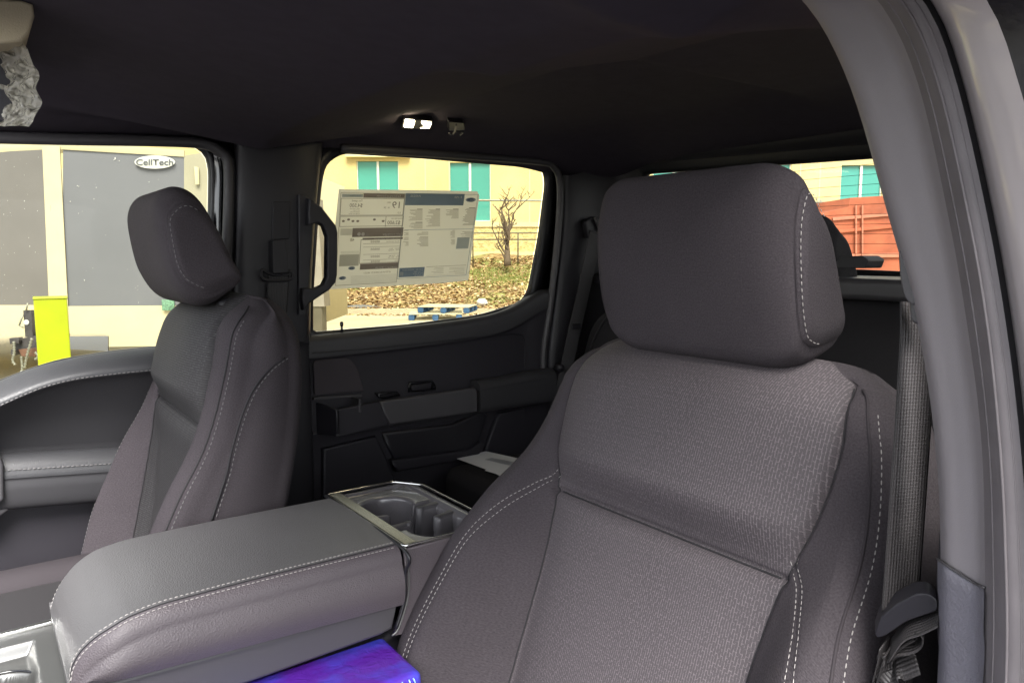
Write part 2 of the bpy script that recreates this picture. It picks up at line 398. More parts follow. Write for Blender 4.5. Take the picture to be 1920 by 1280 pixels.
# b pillar trim: rows from front edge to rear edge
rowsB = [px_line([(438, 262), (436, 400), (434, 520), (432, 640)], 1.505),
         px_line([(443, 262), (441, 400), (438, 520), (436, 640)], 1.478),
         px_line([(463, 264), (460, 400), (456, 520), (452, 640)], 1.462),
         px_line([(521, 264), (518, 400), (515, 520), (512, 640)], 1.455),
         px_line([(570, 266), (572, 400), (572, 520), (570, 640)], 1.458),
         px_line([(601, 268), (590, 400), (583, 520), (580, 640)], 1.475),
         px_line([(606, 268), (592, 400), (585, 520), (582, 640)], 1.515)]
bp_ = strip('pillar_trim', rowsB, MPILD, cab, 40, 5)
rowsB2 = [[Vector((p.x, p.y, z)) for z in (1.33, 1.1, .8, .62)] for p in (r[-1] for r in rowsB)]
bl = strip('lower_pillar_trim', [[r[-1]+Vector((0, -.004, -.002))]+q[0:] for r, q in zip(rowsB, rowsB2)], MPILD, cab, 40, 5)
# header skin above the windows on the passenger side (door top to headliner)
def zr(x): return ip(x, [(-.03, 1.753), (.07, 1.759), (.40, 1.785), (.75, 1.793), (1.35, 1.802), (1.7, 1.80)])
gridmesh('side_rail', 120, 14, lambda i, j: Vector((-.03+1.73*i/119, 1.515+.03*(j/13), head_z(-.03+1.73*i/119, 1.515)*(1-j/13)+zr(-.03+1.73*i/119)*(j/13)+.001)), MHEAD, cab)
# outer body side above belt that carries the door frames, and below
def side_wall(x0, x1, z0, z1, y, name):
    return box(name, ((x0+x1)/2, y, (z0+z1)/2), (x1-x0, .02, z1-z0), MPAINT, cab, .002)
side_wall(-.03, 1.75, 1.815, 1.90, 1.565, 'roof_side')
side_wall(.475, .63, 1.2, 1.815, 1.56, 'outer_pillar')
side_wall(1.41, 1.75, .6, 1.815, 1.56, 'quarter_panel')
# c pillar trim & rear corner
rowsC = [px_line([(1053, 330), (1050, 420), (1035, 560), (1024, 640), (1022, 700), (1030, 900)], 1.50),
         px_line([(1058, 328), (1056, 420), (1041, 560), (1031, 640), (1029, 700), (1036, 900)], 1.470),
         px_line([(1075, 328), (1075, 420), (1062, 560), (1052, 640), (1050, 700), (1055, 900)], 1.458),
         [Vector((1.52, 1.450, z)) for z in (1.80, 1.68, 1.5, 1.35, 1.2, .9)],
         [Vector((1.575, 1.425, z)) for z in (1.80, 1.68, 1.5, 1.35, 1.2, .9)],
         [Vector((1.60, 1.36, z)) for z in (1.80, 1.68, 1.5, 1.35, 1.2, .9)]]
strip('rear_pillar_trim', rowsC, MPILD, cab, 50, 6)
# rear wall: header, lower part, sides round the back window
RBx = 1.61
bwl = [Vector((RBx, 1.35, 1.772)), Vector((RBx, .67, 1.757)), Vector((RBx, .14, 1.745)), Vector((RBx, .12, 1.50)), Vector((RBx, .70, 1.515)), Vector((RBx, 1.38, 1.52))]
bwl[0] = at(1204, 327, 'x', RBx); bwl[1] = at(1640, 297, 'x', RBx)
bwl = resample(roundpoly(bwl, [.03, 0, .03, .03, 0, .03]), 150, True)
ring('rear_window_surround', bwl, [(.0, .012), (.0, -.004), (.010, -.012), (.028, -.014)], MRUB, cab, 'x')
ring('rear_header', bwl, [(.028, -.010), (.040, -.022), (.055, -.028), (.070, -.03)], MPILD, cab, 'x')
# rear wall skin with the hole (ring to big rectangle)
big = []
for p in bwl:
    cy, cz = .75, 1.63; dy, dz = p.y-cy, p.z-cz
    k = min((.80/abs(dy)) if abs(dy) > 1e-6 else 9e9, (.27/abs(dz)) if abs(dz) > 1e-6 else 9e9)
    big.append(Vector((1.605, cy+dy*k, cz+dz*k)))
vs = [Vector((1.590, p.y, p.z)) + Vector((0, (p.y-.75)*.06, (p.z-1.63)*.35)) for p in bwl]+big; m_ = len(bwl)
mesh('rear_wall', vs, [(i, (i+1) % m_, m_+(i+1) % m_, m_+i) for i in range(m_)], MPILD, cab)
box('rear_bulkhead', (1.66, .76, 1.02), (.05, 1.6, .84), MDARK, cab, .005)
box('rear_shelf', (1.55, .76, 1.478), (.12, 1.38, .03), MDARK2, cab, .01)

# --- near side pillar (driver's b pillar) seen close on the right
rows_y = [0, 150, 400, 600, 800, 1000, 1280]
LPX = [[1503, 1589, 1664, 1718, 1750, 1763, 1757],
       [1512, 1598, 1673, 1727, 1759, 1772, 1766],
       [1575, 1652, 1719, 1765, 1795, 1806, 1800],
       [1618, 1697, 1757, 1793, 1822, 1833, 1831],
       [1645, 1719, 1777, 1812, 1838, 1846, 1843],
       [1690, 1757, 1815, 1850, 1872, 1884, 1886],
       [1730, 1792, 1850, 1885, 1910, 1925, 1932],
       [1744, 1804, 1862, 1897, 1922, 1937, 1944],
       [1765, 1825, 1885, 1922, 1950, 1965, 1975],
       [1800, 1862, 1925, 1965, 1995, 2010, 2020],
       [1850, 1908, 1972, 2012, 2045, 2060, 2070],
       [2100, 2140, 2180, 2220, 2250, 2270, 2288]]
LX = [.610, .578, .568, .562, .548, .528, .530, .538, .512, .500, .490, .470]
base0 = None; lines = []
for q, (pxs, X) in enumerate(zip(LPX, LX)):
    l = [at(px, py, 'x', X) for px, py in zip(pxs, rows_y)]
    l = l + [l[-1]+Vector((0, 0, -.15)), l[-1]+Vector((-.0, 0, -.45))]
    if base0 is None: base0 = at(1503, 0, 'x', .57)
    o = l[0]-base0; oy, oz = o.y, o.z
    ox = l[0].x-.57
    top = [Vector((.50+ox*.8, .197+oy, 1.790+oz-ox*.1)), Vector((.40+ox*.5, .215+oy, 1.815+oz)), Vector((.20, .22+oy, 1.828+oz)), Vector((.0, .22+oy, 1.80+oz)), Vector((-.35, .21+oy, 1.60+oz)), Vector((-.72, .19+oy, 1.34+oz))]
    lines.append(top[::-1]+l)
def loft(name, idx, mat_, n=140, sub=6, tweak=None):
    return strip(name, [lines[k] for k in idx], mat_, cab, n, sub)
loft('door_opening_trim', [0, 1, 2, 3, 4], MPIL)
loft('weatherstrip', [4, 5, 6], MSEAL, sub=10)
loft('seal_gap', [6, 7], MRUB, sub=3)
loft('painted_flange', [7, 8, 9, 10], MPAINT)
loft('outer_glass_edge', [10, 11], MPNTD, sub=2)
# ribs of the weatherstrip
for t_ in (.22, .5, .8):
    a, b = smoothpath(lines[4], 140), smoothpath(lines[5], 140)
    c = smoothpath(lines[6], 140)
    pts = [p.lerp(q, t_*2) if t_ < .5 else q.lerp(r, (t_-.5)*2) for p, q, r in zip(a, b, c)]
    tube('seal_rib', [p+Vector((-.0004, -.0002, 0)) for p in pts], .0010, MSEAL, cab, 8)
# lower pillar cover with a stepped joint
low = []
for q in range(5):
    X = LX[q]-.0035
    px0 = LPX[q][5]; pj = [1758, 1768, 1800, 1832, 1846][q]; yj = [1050, 1057, 1078, 1098, 1104][q]
    low.append([at(pj, yj, 'x', X)+Vector((.003, .002, 0)), at(pj-.5, yj+4, 'x', X), at(LPX[q][6]+1, 1180, 'x', X), at(LPX[q][6], 1280, 'x', X), at(LPX[q][6], 1280, 'x', X)+Vector((0, 0, -.2)), at(LPX[q][6], 1280, 'x', X)+Vector((0, 0, -.5))])
strip('lower_door_opening_trim', low, MPILT, cab, 80, 6)
tube('trim_joint', smoothpath([r[0]+Vector((-.0015, -.001, .0005)) for r in low], 30), .0011, MGREY, cab, 8)
tube('windshield_pillar', [Vector((.02, 1.49, 1.82)), Vector((-.35, 1.48, 1.60)), Vector((-.75, 1.46, 1.32))], .035, MDARK, cab, 12)
# outer roof side + body side on the driver's side
nrp = smoothpath([Vector((0, .150, 1.795)), Vector((0, .118, 1.805)), Vector((0, .105, 1.835)), Vector((0, .115, 1.875)), Vector((0, .150, 1.900)), Vector((0, .22, 1.912))], 24)
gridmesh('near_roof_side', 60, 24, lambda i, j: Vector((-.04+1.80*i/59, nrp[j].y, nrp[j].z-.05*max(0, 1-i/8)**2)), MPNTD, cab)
box('roof_front_header', (-.025, .85, 1.865), (.05, 1.42, .075), MDARK, cab, .015)
box('near_rear_door_outer', (1.15, -.03, .95), (1.15, .03, .75), MPAINT, cab, .01)
box('sill', (-.2, .0, .60), (1.6, .14, .12), MDARK, cab, .01)
# the driver's rear door inner side with a window: low solid, pillar at each end
bm = bmesh.new()
addbox(bm, (1.13, .03, 1.0), (1.05, .05, .72), .01); addbox(bm, (1.52, .07, 1.55), (.22, .04, .55), .01); addbox(bm, (1.15, .10, 1.83), (1.0, .04, .06), .01)
addbox(bm, (.66, .055, 1.52), (.08, .03, .56), .01)
bmobj('near_rear_door_trim', bm, MDARK2, cab)
mesh('near_rear_glass', [(.70, .0, 1.36), (1.42, .0, 1.36), (1.42, .10, 1.76), (.70, .10, 1.76)], [(0, 1, 2, 3)], glassmat('near_privacy_glass', (.36, .36, .34)), cab)

# ================================================================== BACK WINDOW
bw = thing('rear_window', (RBx, .74, 1.51), 'wide cab back window with fine defroster wires, half hidden by the driver headrest', 'window')
inner = [Vector((RBx+.004, p.y, p.z)) for p in bwl]
mesh('pane', inner, [tuple(range(len(inner)))], MGLB, bw, smooth=False)
vs = []; fs = []
zs = [1.748-.0215*k for k in range(11)]
for z in zs:
    v, f = tube('', [Vector((RBx+.001, .13+.02*k*3.05, z+.014*math.sin(math.pi*(k/20))+ .007*(k/20))) for k in range(21)], .0005, None, 'raw', 5)
    b0 = len(vs); vs += v; fs += [tuple(b0+i for i in q) for q in f]
mesh('defroster_wire', vs, fs, MRUB, bw)

# ================================================================== PASSENGER REAR DOOR
rd = thing('rear_passenger_door', (1.0, 1.5, .65), 'closed dark rear door on the far side, with window, armrest and storage pocket', 'door')
ring('window_frame', RWL, [(0, .004), (0, -.012), (.004, -.016), (.030, -.018), (.034, -.012), (.05, .0), (.05, .03), (.12, .03)], MFRIT, rd)
mesh('window_glass', [Vector((p.x, 1.528, p.z)) for p in RWL], [tuple(range(len(RWL)))], MGLR, rd, smooth=False)
# weather seal around the upper frame
sealp = [at(*p, 'y', 1.47) for p in [(1018, 720), (1020, 650), (1032, 570), (1046, 440), (1050, 350), (1040, 315), (1010, 303), (840, 290), (640, 278)]]
tube('door_seal', smoothpath(sealp, 80), .010, MGREY, rd, 10)
# inner trim as vertical profile swept along x.  z of the belt line follows the photograph's
def belt(x): return ip(x, [(.60, 1.360), (.65, 1.3605), (.85, 1.366), (1.0, 1.372), (1.14, 1.383), (1.22, 1.400), (1.29, 1.430), (1.34, 1.448), (1.40, 1.450)])
def sweepx(name, x0, x1, n, profs, mat_, par, sub=5, uv=False):
    """profs(x) -> list of (y, z)"""
    cols = []
    for i in range(n):
        x = x0+(x1-x0)*i/(n-1); pr_ = [Vector((x, y, z)) for y, z in profs(x)]
        cols.append(smoothpath(pr_, (len(pr_)-1)*sub+1))
    return gridmesh(name, len(cols[0]), n, lambda i, j: cols[j][i], mat_, par)
def prof_up(x):
    b = belt(x); return [(1.520, b-.006), (1.506, b-.002), (1.485, b-.001), (1.472, b-.010), (1.468, b-.030), (1.467, b-.050), (1.4675, b-.0535)]
sweepx('upper_sill_pad', .60, 1.36, 90, prof_up, MSOFT, rd)
def midz(x): return belt(x)-.054-ss(1.1, 1.3, x)*.02
def prof_mid(x):
    b = belt(x)-.0535; r = ss(1.31, 1.26, x)
    return [(1.4675, b), (1.4695+.004*r, b-.003), (1.470+.006*r, b-.03), (1.472+.006*r, 1.26), (1.472+.006*r, 1.21), (1.478, 1.17), (1.48, 1.13)]
sweepx('trim_panel', .60, 1.36, 90, prof_mid, MDARK2, rd)
ln = smoothpath([at(*p, 'y', 1.466) for p in [(586, 662), (700, 653), (850, 637), (950, 626), (974, 627), (984, 636), (984, 690)]], 60)
tube('trim_crease', ln, .0013, MDARK, rd, 6)
prism('speaker_grille', roundpoly([at(*p, 'y', 1.466) for p in [(588, 676), (656, 671), (672, 692), (684, 733), (590, 741)]], [.01, .02, .02, .005, .005]), (0, .01, 0), mat('speaker_cloth', (.045, .038, .044), .8, .9, 1300, 'noise', dist=.0012), rd, .003)
# arm rest block, three pieces
def armbox(name, pts, y, depth, mat_, bev=.006, par=rd):
    return prism(name, [at(*p, 'y', y) for p in pts], (0, depth, 0), mat_, par, bev, 4)
armbox('storage_bin', [(630, 768), (712, 752), (731, 797), (632, 818)], 1.425, .012, MDARK2, .004)
# bin: end wall, floor, back
e0 = at(630, 768, 'y', 1.425); e1 = at(632, 818, 'y', 1.425)
prism('storage_bin_end', [e0, e1, Vector((e1.x-.03, 1.475, e1.z)), Vector((e0.x-.03, 1.475, e0.z+.012))], (.008, 0, 0), MDARK, rd, .002)
b0 = at(590, 745, 'y', 1.455)
prism('storage_bin_floor', [e1, at(731, 800, 'y', 1.425), at(731, 800, 'y', 1.425)+Vector((0, .05, 0)), Vector((e1.x-.03, 1.475, e1.z))], (0, 0, .006), MDARK, rd, .001)
prism('bin_rim', [at(*p, 'y', 1.462) for p in [(589, 745), (679, 739), (679, 743), (589, 750)]], (0, .012, 0), MGREY, rd, .001)
box('bin_divider', at(668, 758, 'y', 1.445), (.006, .045, .032), MGREY, rd, .002)
armbox('pull_handle', [(713, 753), (891, 727), (896, 733), (896, 772), (731, 797)], 1.420, .016, MGREY, .005)
armbox('pull_handle_back', [(713, 760), (891, 735), (900, 780), (731, 802)], 1.470, .008, MDARK, .003)
def prof_arm(x):
    f = ss(1.0, 1.10, x)
    return [(1.472, 1.207+.012*ss(1.1, 1.3, x)), (1.462, 1.214+.010*ss(1.1, 1.3, x)), (1.440, 1.214+.010*ss(1.1, 1.3, x)), (1.425, 1.203+.008*ss(1.1, 1.3, x)), (1.421, 1.180), (1.421, 1.150), (1.426, 1.134), (1.440, 1.128), (1.475, 1.122)]
sweepx('armrest_pad', 1.075, 1.335, 40, prof_arm, MSOFT, rd)
tube('armrest_seam', smoothpath([at(*p, 'y', 1.4195) for p in [(896, 733), (950, 722), (1017, 712)]], 30), .0010, MDARK, rd, 6)
prism('armrest_end', [Vector((1.075, y, z)) for y, z in prof_arm(1.075)], (.002, 0, 0), MSOFT, rd, 0)
# switch and inner handle recess
armbox('window_switch', [(708, 738), (745, 733), (752, 742), (715, 748)], 1.452, .02, MBLK, .002)
armbox('latch_recess', [(768, 716), (812, 712), (818, 722), (818, 732), (766, 736)], 1.466, .008, MBLK, .004)
armbox('latch_handle', [(772, 722), (810, 718), (808, 729), (774, 733)], 1.452, .01, MDARK, .003)
# lower panel with pocket, seen in the dark
def prof_low(x): return [(1.475, 1.125), (1.482, 1.09), (1.480, 1.02), (1.478, .9), (1.478, .65)]
sweepx('lower_panel', .60, 1.36, 60, prof_low, MDARK2, rd)
armbox('speaker_cover', [(607, 842), (706, 818), (722, 850), (745, 905), (745, 1000), (607, 1000)], 1.462, .02, MDARK2, .006)
armbox('map_pocket', [(718, 812), (850, 795), (905, 770), (915, 778), (900, 830), (880, 848), (740, 862)], 1.468, .02, MDARK, .008)
armbox('pocket_lip', [(735, 863), (880, 843), (903, 828), (912, 835), (895, 858), (745, 885)], 1.455, .025, MDARK2, .006)
armbox('rear_lower_trim', [(935, 775), (985, 765), (1010, 860), (900, 880), (915, 830)], 1.466, .02, MDARK2, .006)
box('door_outer_skin', (1.0, 1.555, 1.0), (.80, .02, .72), MPAINT, rd, .004)
kn = thing('lock_knob', at(641, 624, 'y', 1.497), 'small black door lock pin standing on the rear window sill', 'lock pin')
kb = at(641, 624, 'y', 1.497)
tube('pin', [kb+Vector((0, 0, -.004)), kb+Vector((0, 0, .010)), kb+Vector((0, 0, .024)), kb+Vector((0, 0, .026))], lambda t: (.0042, .0028, .0028, .002)[min(3, int(t*3.01))], MBLK, kn, 12)
tube('cap', [kb+Vector((0, 0, .016)), kb+Vector((0, 0, .018)), kb+Vector((0, 0, .025)), kb+Vector((0, 0, .0275))], lambda t: (.003, .0042, .0042, .0025)[min(3, int(t*3.01))], MBLK, kn, 12)
tube('grommet', [kb+Vector((0, 0, -.006)), kb+Vector((0, 0, -.0015))], .009, MBLK, kn, 16)

# ================================================================== PASSENGER FRONT DOOR
fd = thing('front_passenger_door', (.0, 1.5, .65), 'dark front passenger door at left with stitched sill, armrest and curved window line', 'door')
ring('window_frame', FWL, [(0, .004), (0, -.012), (.004, -.016), (.014, -.018), (.016, -.010), (.02, .0), (.09, .006)], MFRIT, fd)
fe = [at(*p, 'y', 1.50) for p in [(396, 300), (372, 276), (340, 270)]]
frame = [px_line([(340, 268), (378, 276), (394, 300), (393, 420), (388, 640)], 1.507),
         px_line([(345, 267), (386, 276), (406, 302), (406, 420), (402, 640)], 1.500),
         px_line([(350, 266), (392, 276), (414, 304), (414, 420), (410, 640)], 1.492)]
strip('door_frame_edge', frame, MBLK, fd, 40, 4)
seal = [px_line([(-300, 250), (-60, 257), (150, 262), (300, 265), (380, 270), (412, 285), (428, 310), (427, 420), (421, 520), (418, 640)], 1.480)]
tube('door_seal', smoothpath(seal[0], 80), lambda t: .011, MGREY, fd, 14)
tube('seal_gap', smoothpath(px_line([(-300, 250), (-60, 256), (150, 261), (330, 265), (392, 270), (424, 285), (438, 312), (436, 420), (431, 520), (428, 640)], 1.488), 80), .006, MRUB, fd, 8)
mesh('window_glass', [Vector((p.x, 1.528, p.z)) for p in FWL], [tuple(range(len(FWL)))], MGLF, fd, smooth=False)
Bf = [(at(px, py, 'y', 1.515).x, at(px, py, 'y', 1.515).z) for px, py in [(0, 714), (30, 702), (60, 691), (110, 677), (170, 665), (230, 657), (295, 650), (380, 642)]]
sl0 = (Bf[1][1]-Bf[0][1])/(Bf[1][0]-Bf[0][0])
Bf = [(Bf[0][0]-.30, Bf[0][1]-.30*sl0*.9)]+Bf
def fbelt(x): return ip(x, Bf)
Sf = [(at(px, py, 'y', 1.435).x, at(px, py, 'y', 1.435).z) for px, py in [(0, 763), (40, 745), (90, 726), (150, 712), (220, 703), (290, 696), (380, 690)]]
Sf = [(Sf[0][0]-.30, Sf[0][1]-.10)]+Sf
def fst(x): return ip(x, Sf)
def fp1(x):
    b = fbelt(x); s = fst(x); return [(1.522, b-.004), (1.512, b+.001), (1.490, b+.001), (1.460, b-.008), (1.440, (b+s)/2-.004), (1.436, s+.004), (1.437, s)]
sweepx('upper_sill_pad', -.35, .46, 90, fp1, MDSOFT, fd)
Af = lambda x: 1.150-.095*(x-.2)
def fp2(x):
    s = fst(x); a = Af(x); return [(1.437, s), (1.441, s-.003), (1.455, s-.015), (1.495, (s+a)/2), (1.520, a+.012), (1.522, a)]
sweepx('concave_panel', -.35, .46, 90, fp2, MSOFT, fd)
SA = at(110, 872, 'y', 1.39)
def fp3(x):
    a = Af(x); return [(1.522, a-.002), (1.518, a+.002), (1.505, a+.004), (1.492, a), (1.478, a-.013), (1.471, a-.030), (1.470, a-.038)]
sweepx('armrest_top', .005, .46, 60, fp3, MDSOFT, fd)
def fp4(x):
    a = Af(x); return [(1.470, a-.038), (1.472, a-.040), (1.471, a-.062), (1.476, a-.094), (1.49, a-.104), (1.52, a-.108)]
sweepx('armrest_front', .005, .46, 60, fp4, MSOFT, fd)
def fp5(x): return [(1.522, Af(x)-.09), (1.525, 1.0), (1.525, .65)]
sweepx('lower_panel', -.35, .46, 20, fp5, MDARK2, fd)
armbox('grip_handle', [(-60, 850), (-3, 850), (7, 872), (8, 935), (-3, 947), (-60, 960)], 1.460, .05, MGREY, .006, fd)
armbox('lower_grip_trim', [(-60, 1000), (-30, 945), (30, 945), (0, 968), (-20, 1000)], 1.48, .04, MGREY, .004, fd)
stitches('sill_stitching', [[(Vector((x, 1.4345, fst(x)+.003)), (0, -1, .1)) for x in np.linspace(-.1, .40, 50)]], MTHD, fd, .006, .002, .0010)
stitches('armrest_stitching', [[(Vector((x, 1.4722, Af(x)-.022)), (0, -1, .35)) for x in np.linspace(.012, .40, 50)]], MTHD, fd, .006, .002, .0011)
box('door_outer_skin', (.0, 1.555, .95), (.90, .02, .62), MPAINT, fd, .004)

# ================================================================== STICKER ON THE REAR DOOR GLASS
def emptything(*a, **k): return thing(*a, **k)
YS = 1.5245
st = thing('window_sticker', at(620, 545, 'y', YS), 'large printed price sheet stuck outside the rear door glass, writing mirrored', 'price sticker')
m, t, n, b = nodemat('sticker_paper'); 
b.inputs['Base Color'].default_value = (.80, .79, .74, 1); b.inputs['Roughness'].default_value = .5
tl = N(t, 'ShaderNodeBsdfTranslucent'); tl.inputs[0].default_value = (.98, .97, .90, 1)
mx = N(t, 'ShaderNodeMixShader'); mx.inputs[0].default_value = .75
t.links.new(b.outputs[0], mx.inputs[1]); t.links.new(tl.outputs[0], mx.inputs[2]); t.links.new(mx.outputs[0], n['Material Output'].inputs[0])
MSTK = m
def ink(name, c, al=1):
    m, t, n, b = nodemat(name); b.inputs['Base Color'].default_value = (*c, 1); b.inputs['Roughness'].default_value = .5
    tl = N(t, 'ShaderNodeBsdfTranslucent'); tl.inputs[0].default_value = (*c, 1)
    mx = N(t, 'ShaderNodeMixShader'); mx.inputs[0].default_value = .5
    t.links.new(b.outputs[0], mx.inputs[1]); t.links.new(tl.outputs[0], mx.inputs[2]); t.links.new(mx.outputs[0], n['Material Output'].inputs[0])
    return m
IBLUE = ink('ink_blue', (.21, .27, .35)); IDARK = ink('ink_dark', (.27, .235, .21)); IGREY = ink('ink_grey', (.40, .37, .31)); ILT = ink('ink_light', (.55, .54, .48)); IWH = ink('ink_white', (.75, .74, .68)); IPALE = ink('ink_pale', (.46, .50, .50))
def zp(zx, zy, y=YS):      # close-up pixel of the sticker -> point on the glass
    return at(620+zx/6.097, 340+zy/6.095, 'y', y)
prism('sheet', [zp(95, 92), zp(1010, 100), zp(1675, 115), zp(1700, 165), zp(1640, 560), zp(1575, 1130), zp(1300, 1160), zp(700, 1195), zp(-45, 1235), zp(40, 620)], (0, .0004, 0), MSTK, st, 0)
gq = [(115, 130), (1690, 150), (1545, 1110), (52, 1195)]
def bil(u, v, y):
    x = (gq[0][0]*(1-u)+gq[1][0]*u)*(1-v)+(gq[3][0]*(1-u)+gq[2][0]*u)*v
    z = (gq[0][1]*(1-u)+gq[1][1]*u)*(1-v)+(gq[3][1]*(1-u)+gq[2][1]*u)*v
    return zp(x, z, y)
def inv(zx, zy):
    u, v = .5, .5
    for _ in range(20):
        x = (gq[0][0]*(1-u)+gq[1][0]*u)*(1-v)+(gq[3][0]*(1-u)+gq[2][0]*u)*v
        z = (gq[0][1]*(1-u)+gq[1][1]*u)*(1-v)+(gq[3][1]*(1-u)+gq[2][1]*u)*v
        u += (zx-x)/1540; v += (zy-z)/1020
    return u, v
inkq = {}
def rect(zx0, zy0, zx1, zy1, m_, lay=1):
    zm = (zx0+zx1)/2
    """axis-aligned in the sheet's own frame; corner and opposite corner given in close-up pixels"""
    u0, _ = inv(zx0, (zy0+zy1)/2); u1, _ = inv(zx1, (zy0+zy1)/2); _, v0 = inv(zm, zy0); _, v1 = inv(zm, zy1); y = YS-.00035*lay
    inkq.setdefault((m_.name, lay), [m_, []])[1].append([bil(u0, v0, y), bil(u1, v0, y), bil(u1, v1, y), bil(u0, v1, y)])
def frame_(zx0, zy0, zx1, zy1, w_, m_):
    u0, v0 = inv(zx0, zy0); u1, _ = inv(zx1, zy0); _, v1 = inv(zx0, zy1); dw = w_/1500; dh = w_/1000; y = YS-.00035
    for a_, b_, c_, d_ in ((u0, u0+dw, v0, v1), (u1-dw, u1, v0, v1), (u0, u1, v0, v0+dh), (u0, u1, v1-dh, v1)):
        inkq.setdefault((m_.name, 1), [m_, []])[1].append([bil(a_, c_, y), bil(b_, c_, y), bil(b_, d_, y), bil(a_, d_, y)])
def text(s, zx, zy, h, m_, lay=2, wide=1.0, name='lettering'):
    """mirrored lettering: right end of the word at zx (it starts there), vertical centre zy, capital height h (close-up pixels)"""
    cu = bpy.data.curves.new('t', 'FONT'); cu.body = s; cu.size = 1; o = bpy.data.objects.new('t', cu); link(o)
    bpy.context.view_layer.update()
    me = bpy.data.meshes.new_from_object(o); bpy.data.objects.remove(o)
    k = h/.70/1.0; u0, v0 = inv(zx, zy+h/2); y = YS-.00035*lay
    for v in me.vertices:
        v.co = bil(u0-v.co.x*k*wide/1560, v0-v.co.y*k/1010, y)
    me.materials.append(m_); ob = link(bpy.data.objects.new(name, me)); parent(ob, st); return ob
frame_(115, 130, 855, 1190, 5, IGREY)
rect(855, 140, 1525, 275, IBLUE); frame_(855, 140, 1690, 1110, 4, IBLUE)
rect(375, 142, 845, 190, IDARK); rect(130, 146, 370, 182, IPALE)
frame_(118, 192, 845, 392, 5, IDARK); frame_(108, 398, 836, 520, 5, IDARK); rect(626, 402, 631, 520, IDARK)
rect(248, 530, 828, 632, IDARK); rect(365, 642, 825, 665, IDARK); frame_(345, 665, 808, 940, 5, IDARK); rect(335, 935, 775, 1000, IDARK)
for yy in (708, 745, 828, 892): rect(372, yy, 790, yy+3, IDARK)
rect(782, 985, 1068, 1090, IBLUE)
rect(1110, 555, 1360, 740, IPALE) if False else None
rect(100, 835, 322, 968, ILT); rect(1440, 640, 1580, 770, IPALE); rect(1330, 300, 1340, 300, IPALE)
# QR-coded squares are left as plain pale squares
rect(112, 540, 245, 616, IWH)
text('Fuel Economy and Environment', 800, 168, 20, IWH, wide=.74)
text('Gasoline Vehicle', 350, 165, 15, IBLUE, wide=.9)
text('F-150', 1500, 182, 26, IWH); text('A40225', 1030, 168, 24, IWH, wide=1.1)
text('19', 808, 270, 74, IDARK, wide=1.05); text('MPG', 688, 243, 16, IDARK)
text('16  24', 680, 300, 20, IDARK); text('5.3', 800, 360, 20, IDARK)
text('You spend', 365, 222, 22, IDARK, wide=.9); text('$4,500', 365, 275, 40, IDARK, wide=.95)
for k_, tx in enumerate(['more in fuel costs', 'over 5 years', 'compared to the', 'average new vehicle']): text(tx, 332, 312+k_*19, 11, IDARK)
text('Annual fuel cost', 820, 422, 17, IDARK, wide=.8); text('$2,600', 795, 470, 40, IDARK, wide=.95)
text('fueleconomy.gov', 815, 600, 22, IWH, wide=1.05); text('48', 270, 668, 34, IDARK)
text('GOVERNMENT 5-STAR SAFETY RATINGS', 800, 652, 12, IWH, wide=1.0)
for yy in (685, 770, 853, 910): text('*****', 560, yy+14, 46, IDARK, wide=.8)
for k_, (yy, s_) in enumerate(((684, 'Overall Vehicle Score'), (765, 'Frontal     Driver'), (782, 'Crash     Passenger'), (846, 'Side     Front seat'), (864, 'Crash     Rear seat'), (902, 'Rollover'))): text(s_, 785, yy, 12, IDARK)
text('www.safercar.gov or 1-888-327-4236', 760, 975, 14, IWH, wide=.85)
text('1FTFW3L50RKD 48221', 690, 1032, 18, IGREY, wide=1.3)
for k_, s_ in enumerate(['SCAN HERE   WINDOW STICKER', 'for more details', 'about this vehicle', 'or visit the site']): text(s_, 1055, 1003+k_*22, 13, IWH, wide=.9)
rect(792, 1035, 832, 1080, IPALE, 2)
random.seed(3)
for (x1, y0, y1, wmax) in ((1250, 315, 520, 170), (1050, 315, 450, 170), (1462, 315, 420, 150), (1655, 300, 500, 150), (1050, 465, 540, 170)):
    y = y0; first = True
    while y < y1:
        wd = wmax*random.uniform(.45, 1)*(.5 if first else 1); rect(x1-wd, y, x1, y+(7 if first else 4.5), IGREY if not first else IDARK); y += 11.5; first = False
for (x1, y0, y1, wmax) in ((890, 560, 740, 60), (1115, 580, 740, 130), (1420, 560, 720, 60), (1640, 560, 650, 170)):
    y = y0
    while y < y1:
        if random.random() < .75: rect(x1-wmax*random.uniform(.5, 1), y, x1, y+4.5, IGREY)
        y += 13
for y in (548,): rect(845, y, 1625, y+4, IBLUE)
rect(1095, 965, 1545, 969, IGREY); rect(1090, 1065, 1540, 1068, ILT)
for k_ in range(5): rect(1290-random.uniform(60, 180), 985+k_*15, 1290, 989+k_*15, ILT); rect(1530-random.uniform(90, 190), 985+k_*15, 1530, 989+k_*15, ILT)
for k_ in range(8): rect(230, 1072+k_*13, 745, 1075+k_*13, ILT)
for k_ in range(3): rect(115, 800+k_*11, 325, 803+k_*11, ILT)
for (cx, cy, s_) in ((1602, 212, 1.0), (240, 992, .72), (135, 1105, .75)):
    u0, v0 = inv(cx, cy)
    for lay, k_, m_ in ((1, 1.0, IBLUE), (2, .88, IWH), (3, .80, IBLUE)):
        pts = [bil(u0+math.cos(a)*.036*s_*k_, v0+math.sin(a)*.026*s_*(k_ if lay < 2 else k_*.93), YS-.00035*lay) for a in [2*math.pi*i/32 for i in range(32)]]
        mesh('emblem', pts, [tuple(range(32))], m_, st, smooth=False)
    text('Ford', cx+36*s_, cy, 18*s_, IWH, 4, wide=.9)
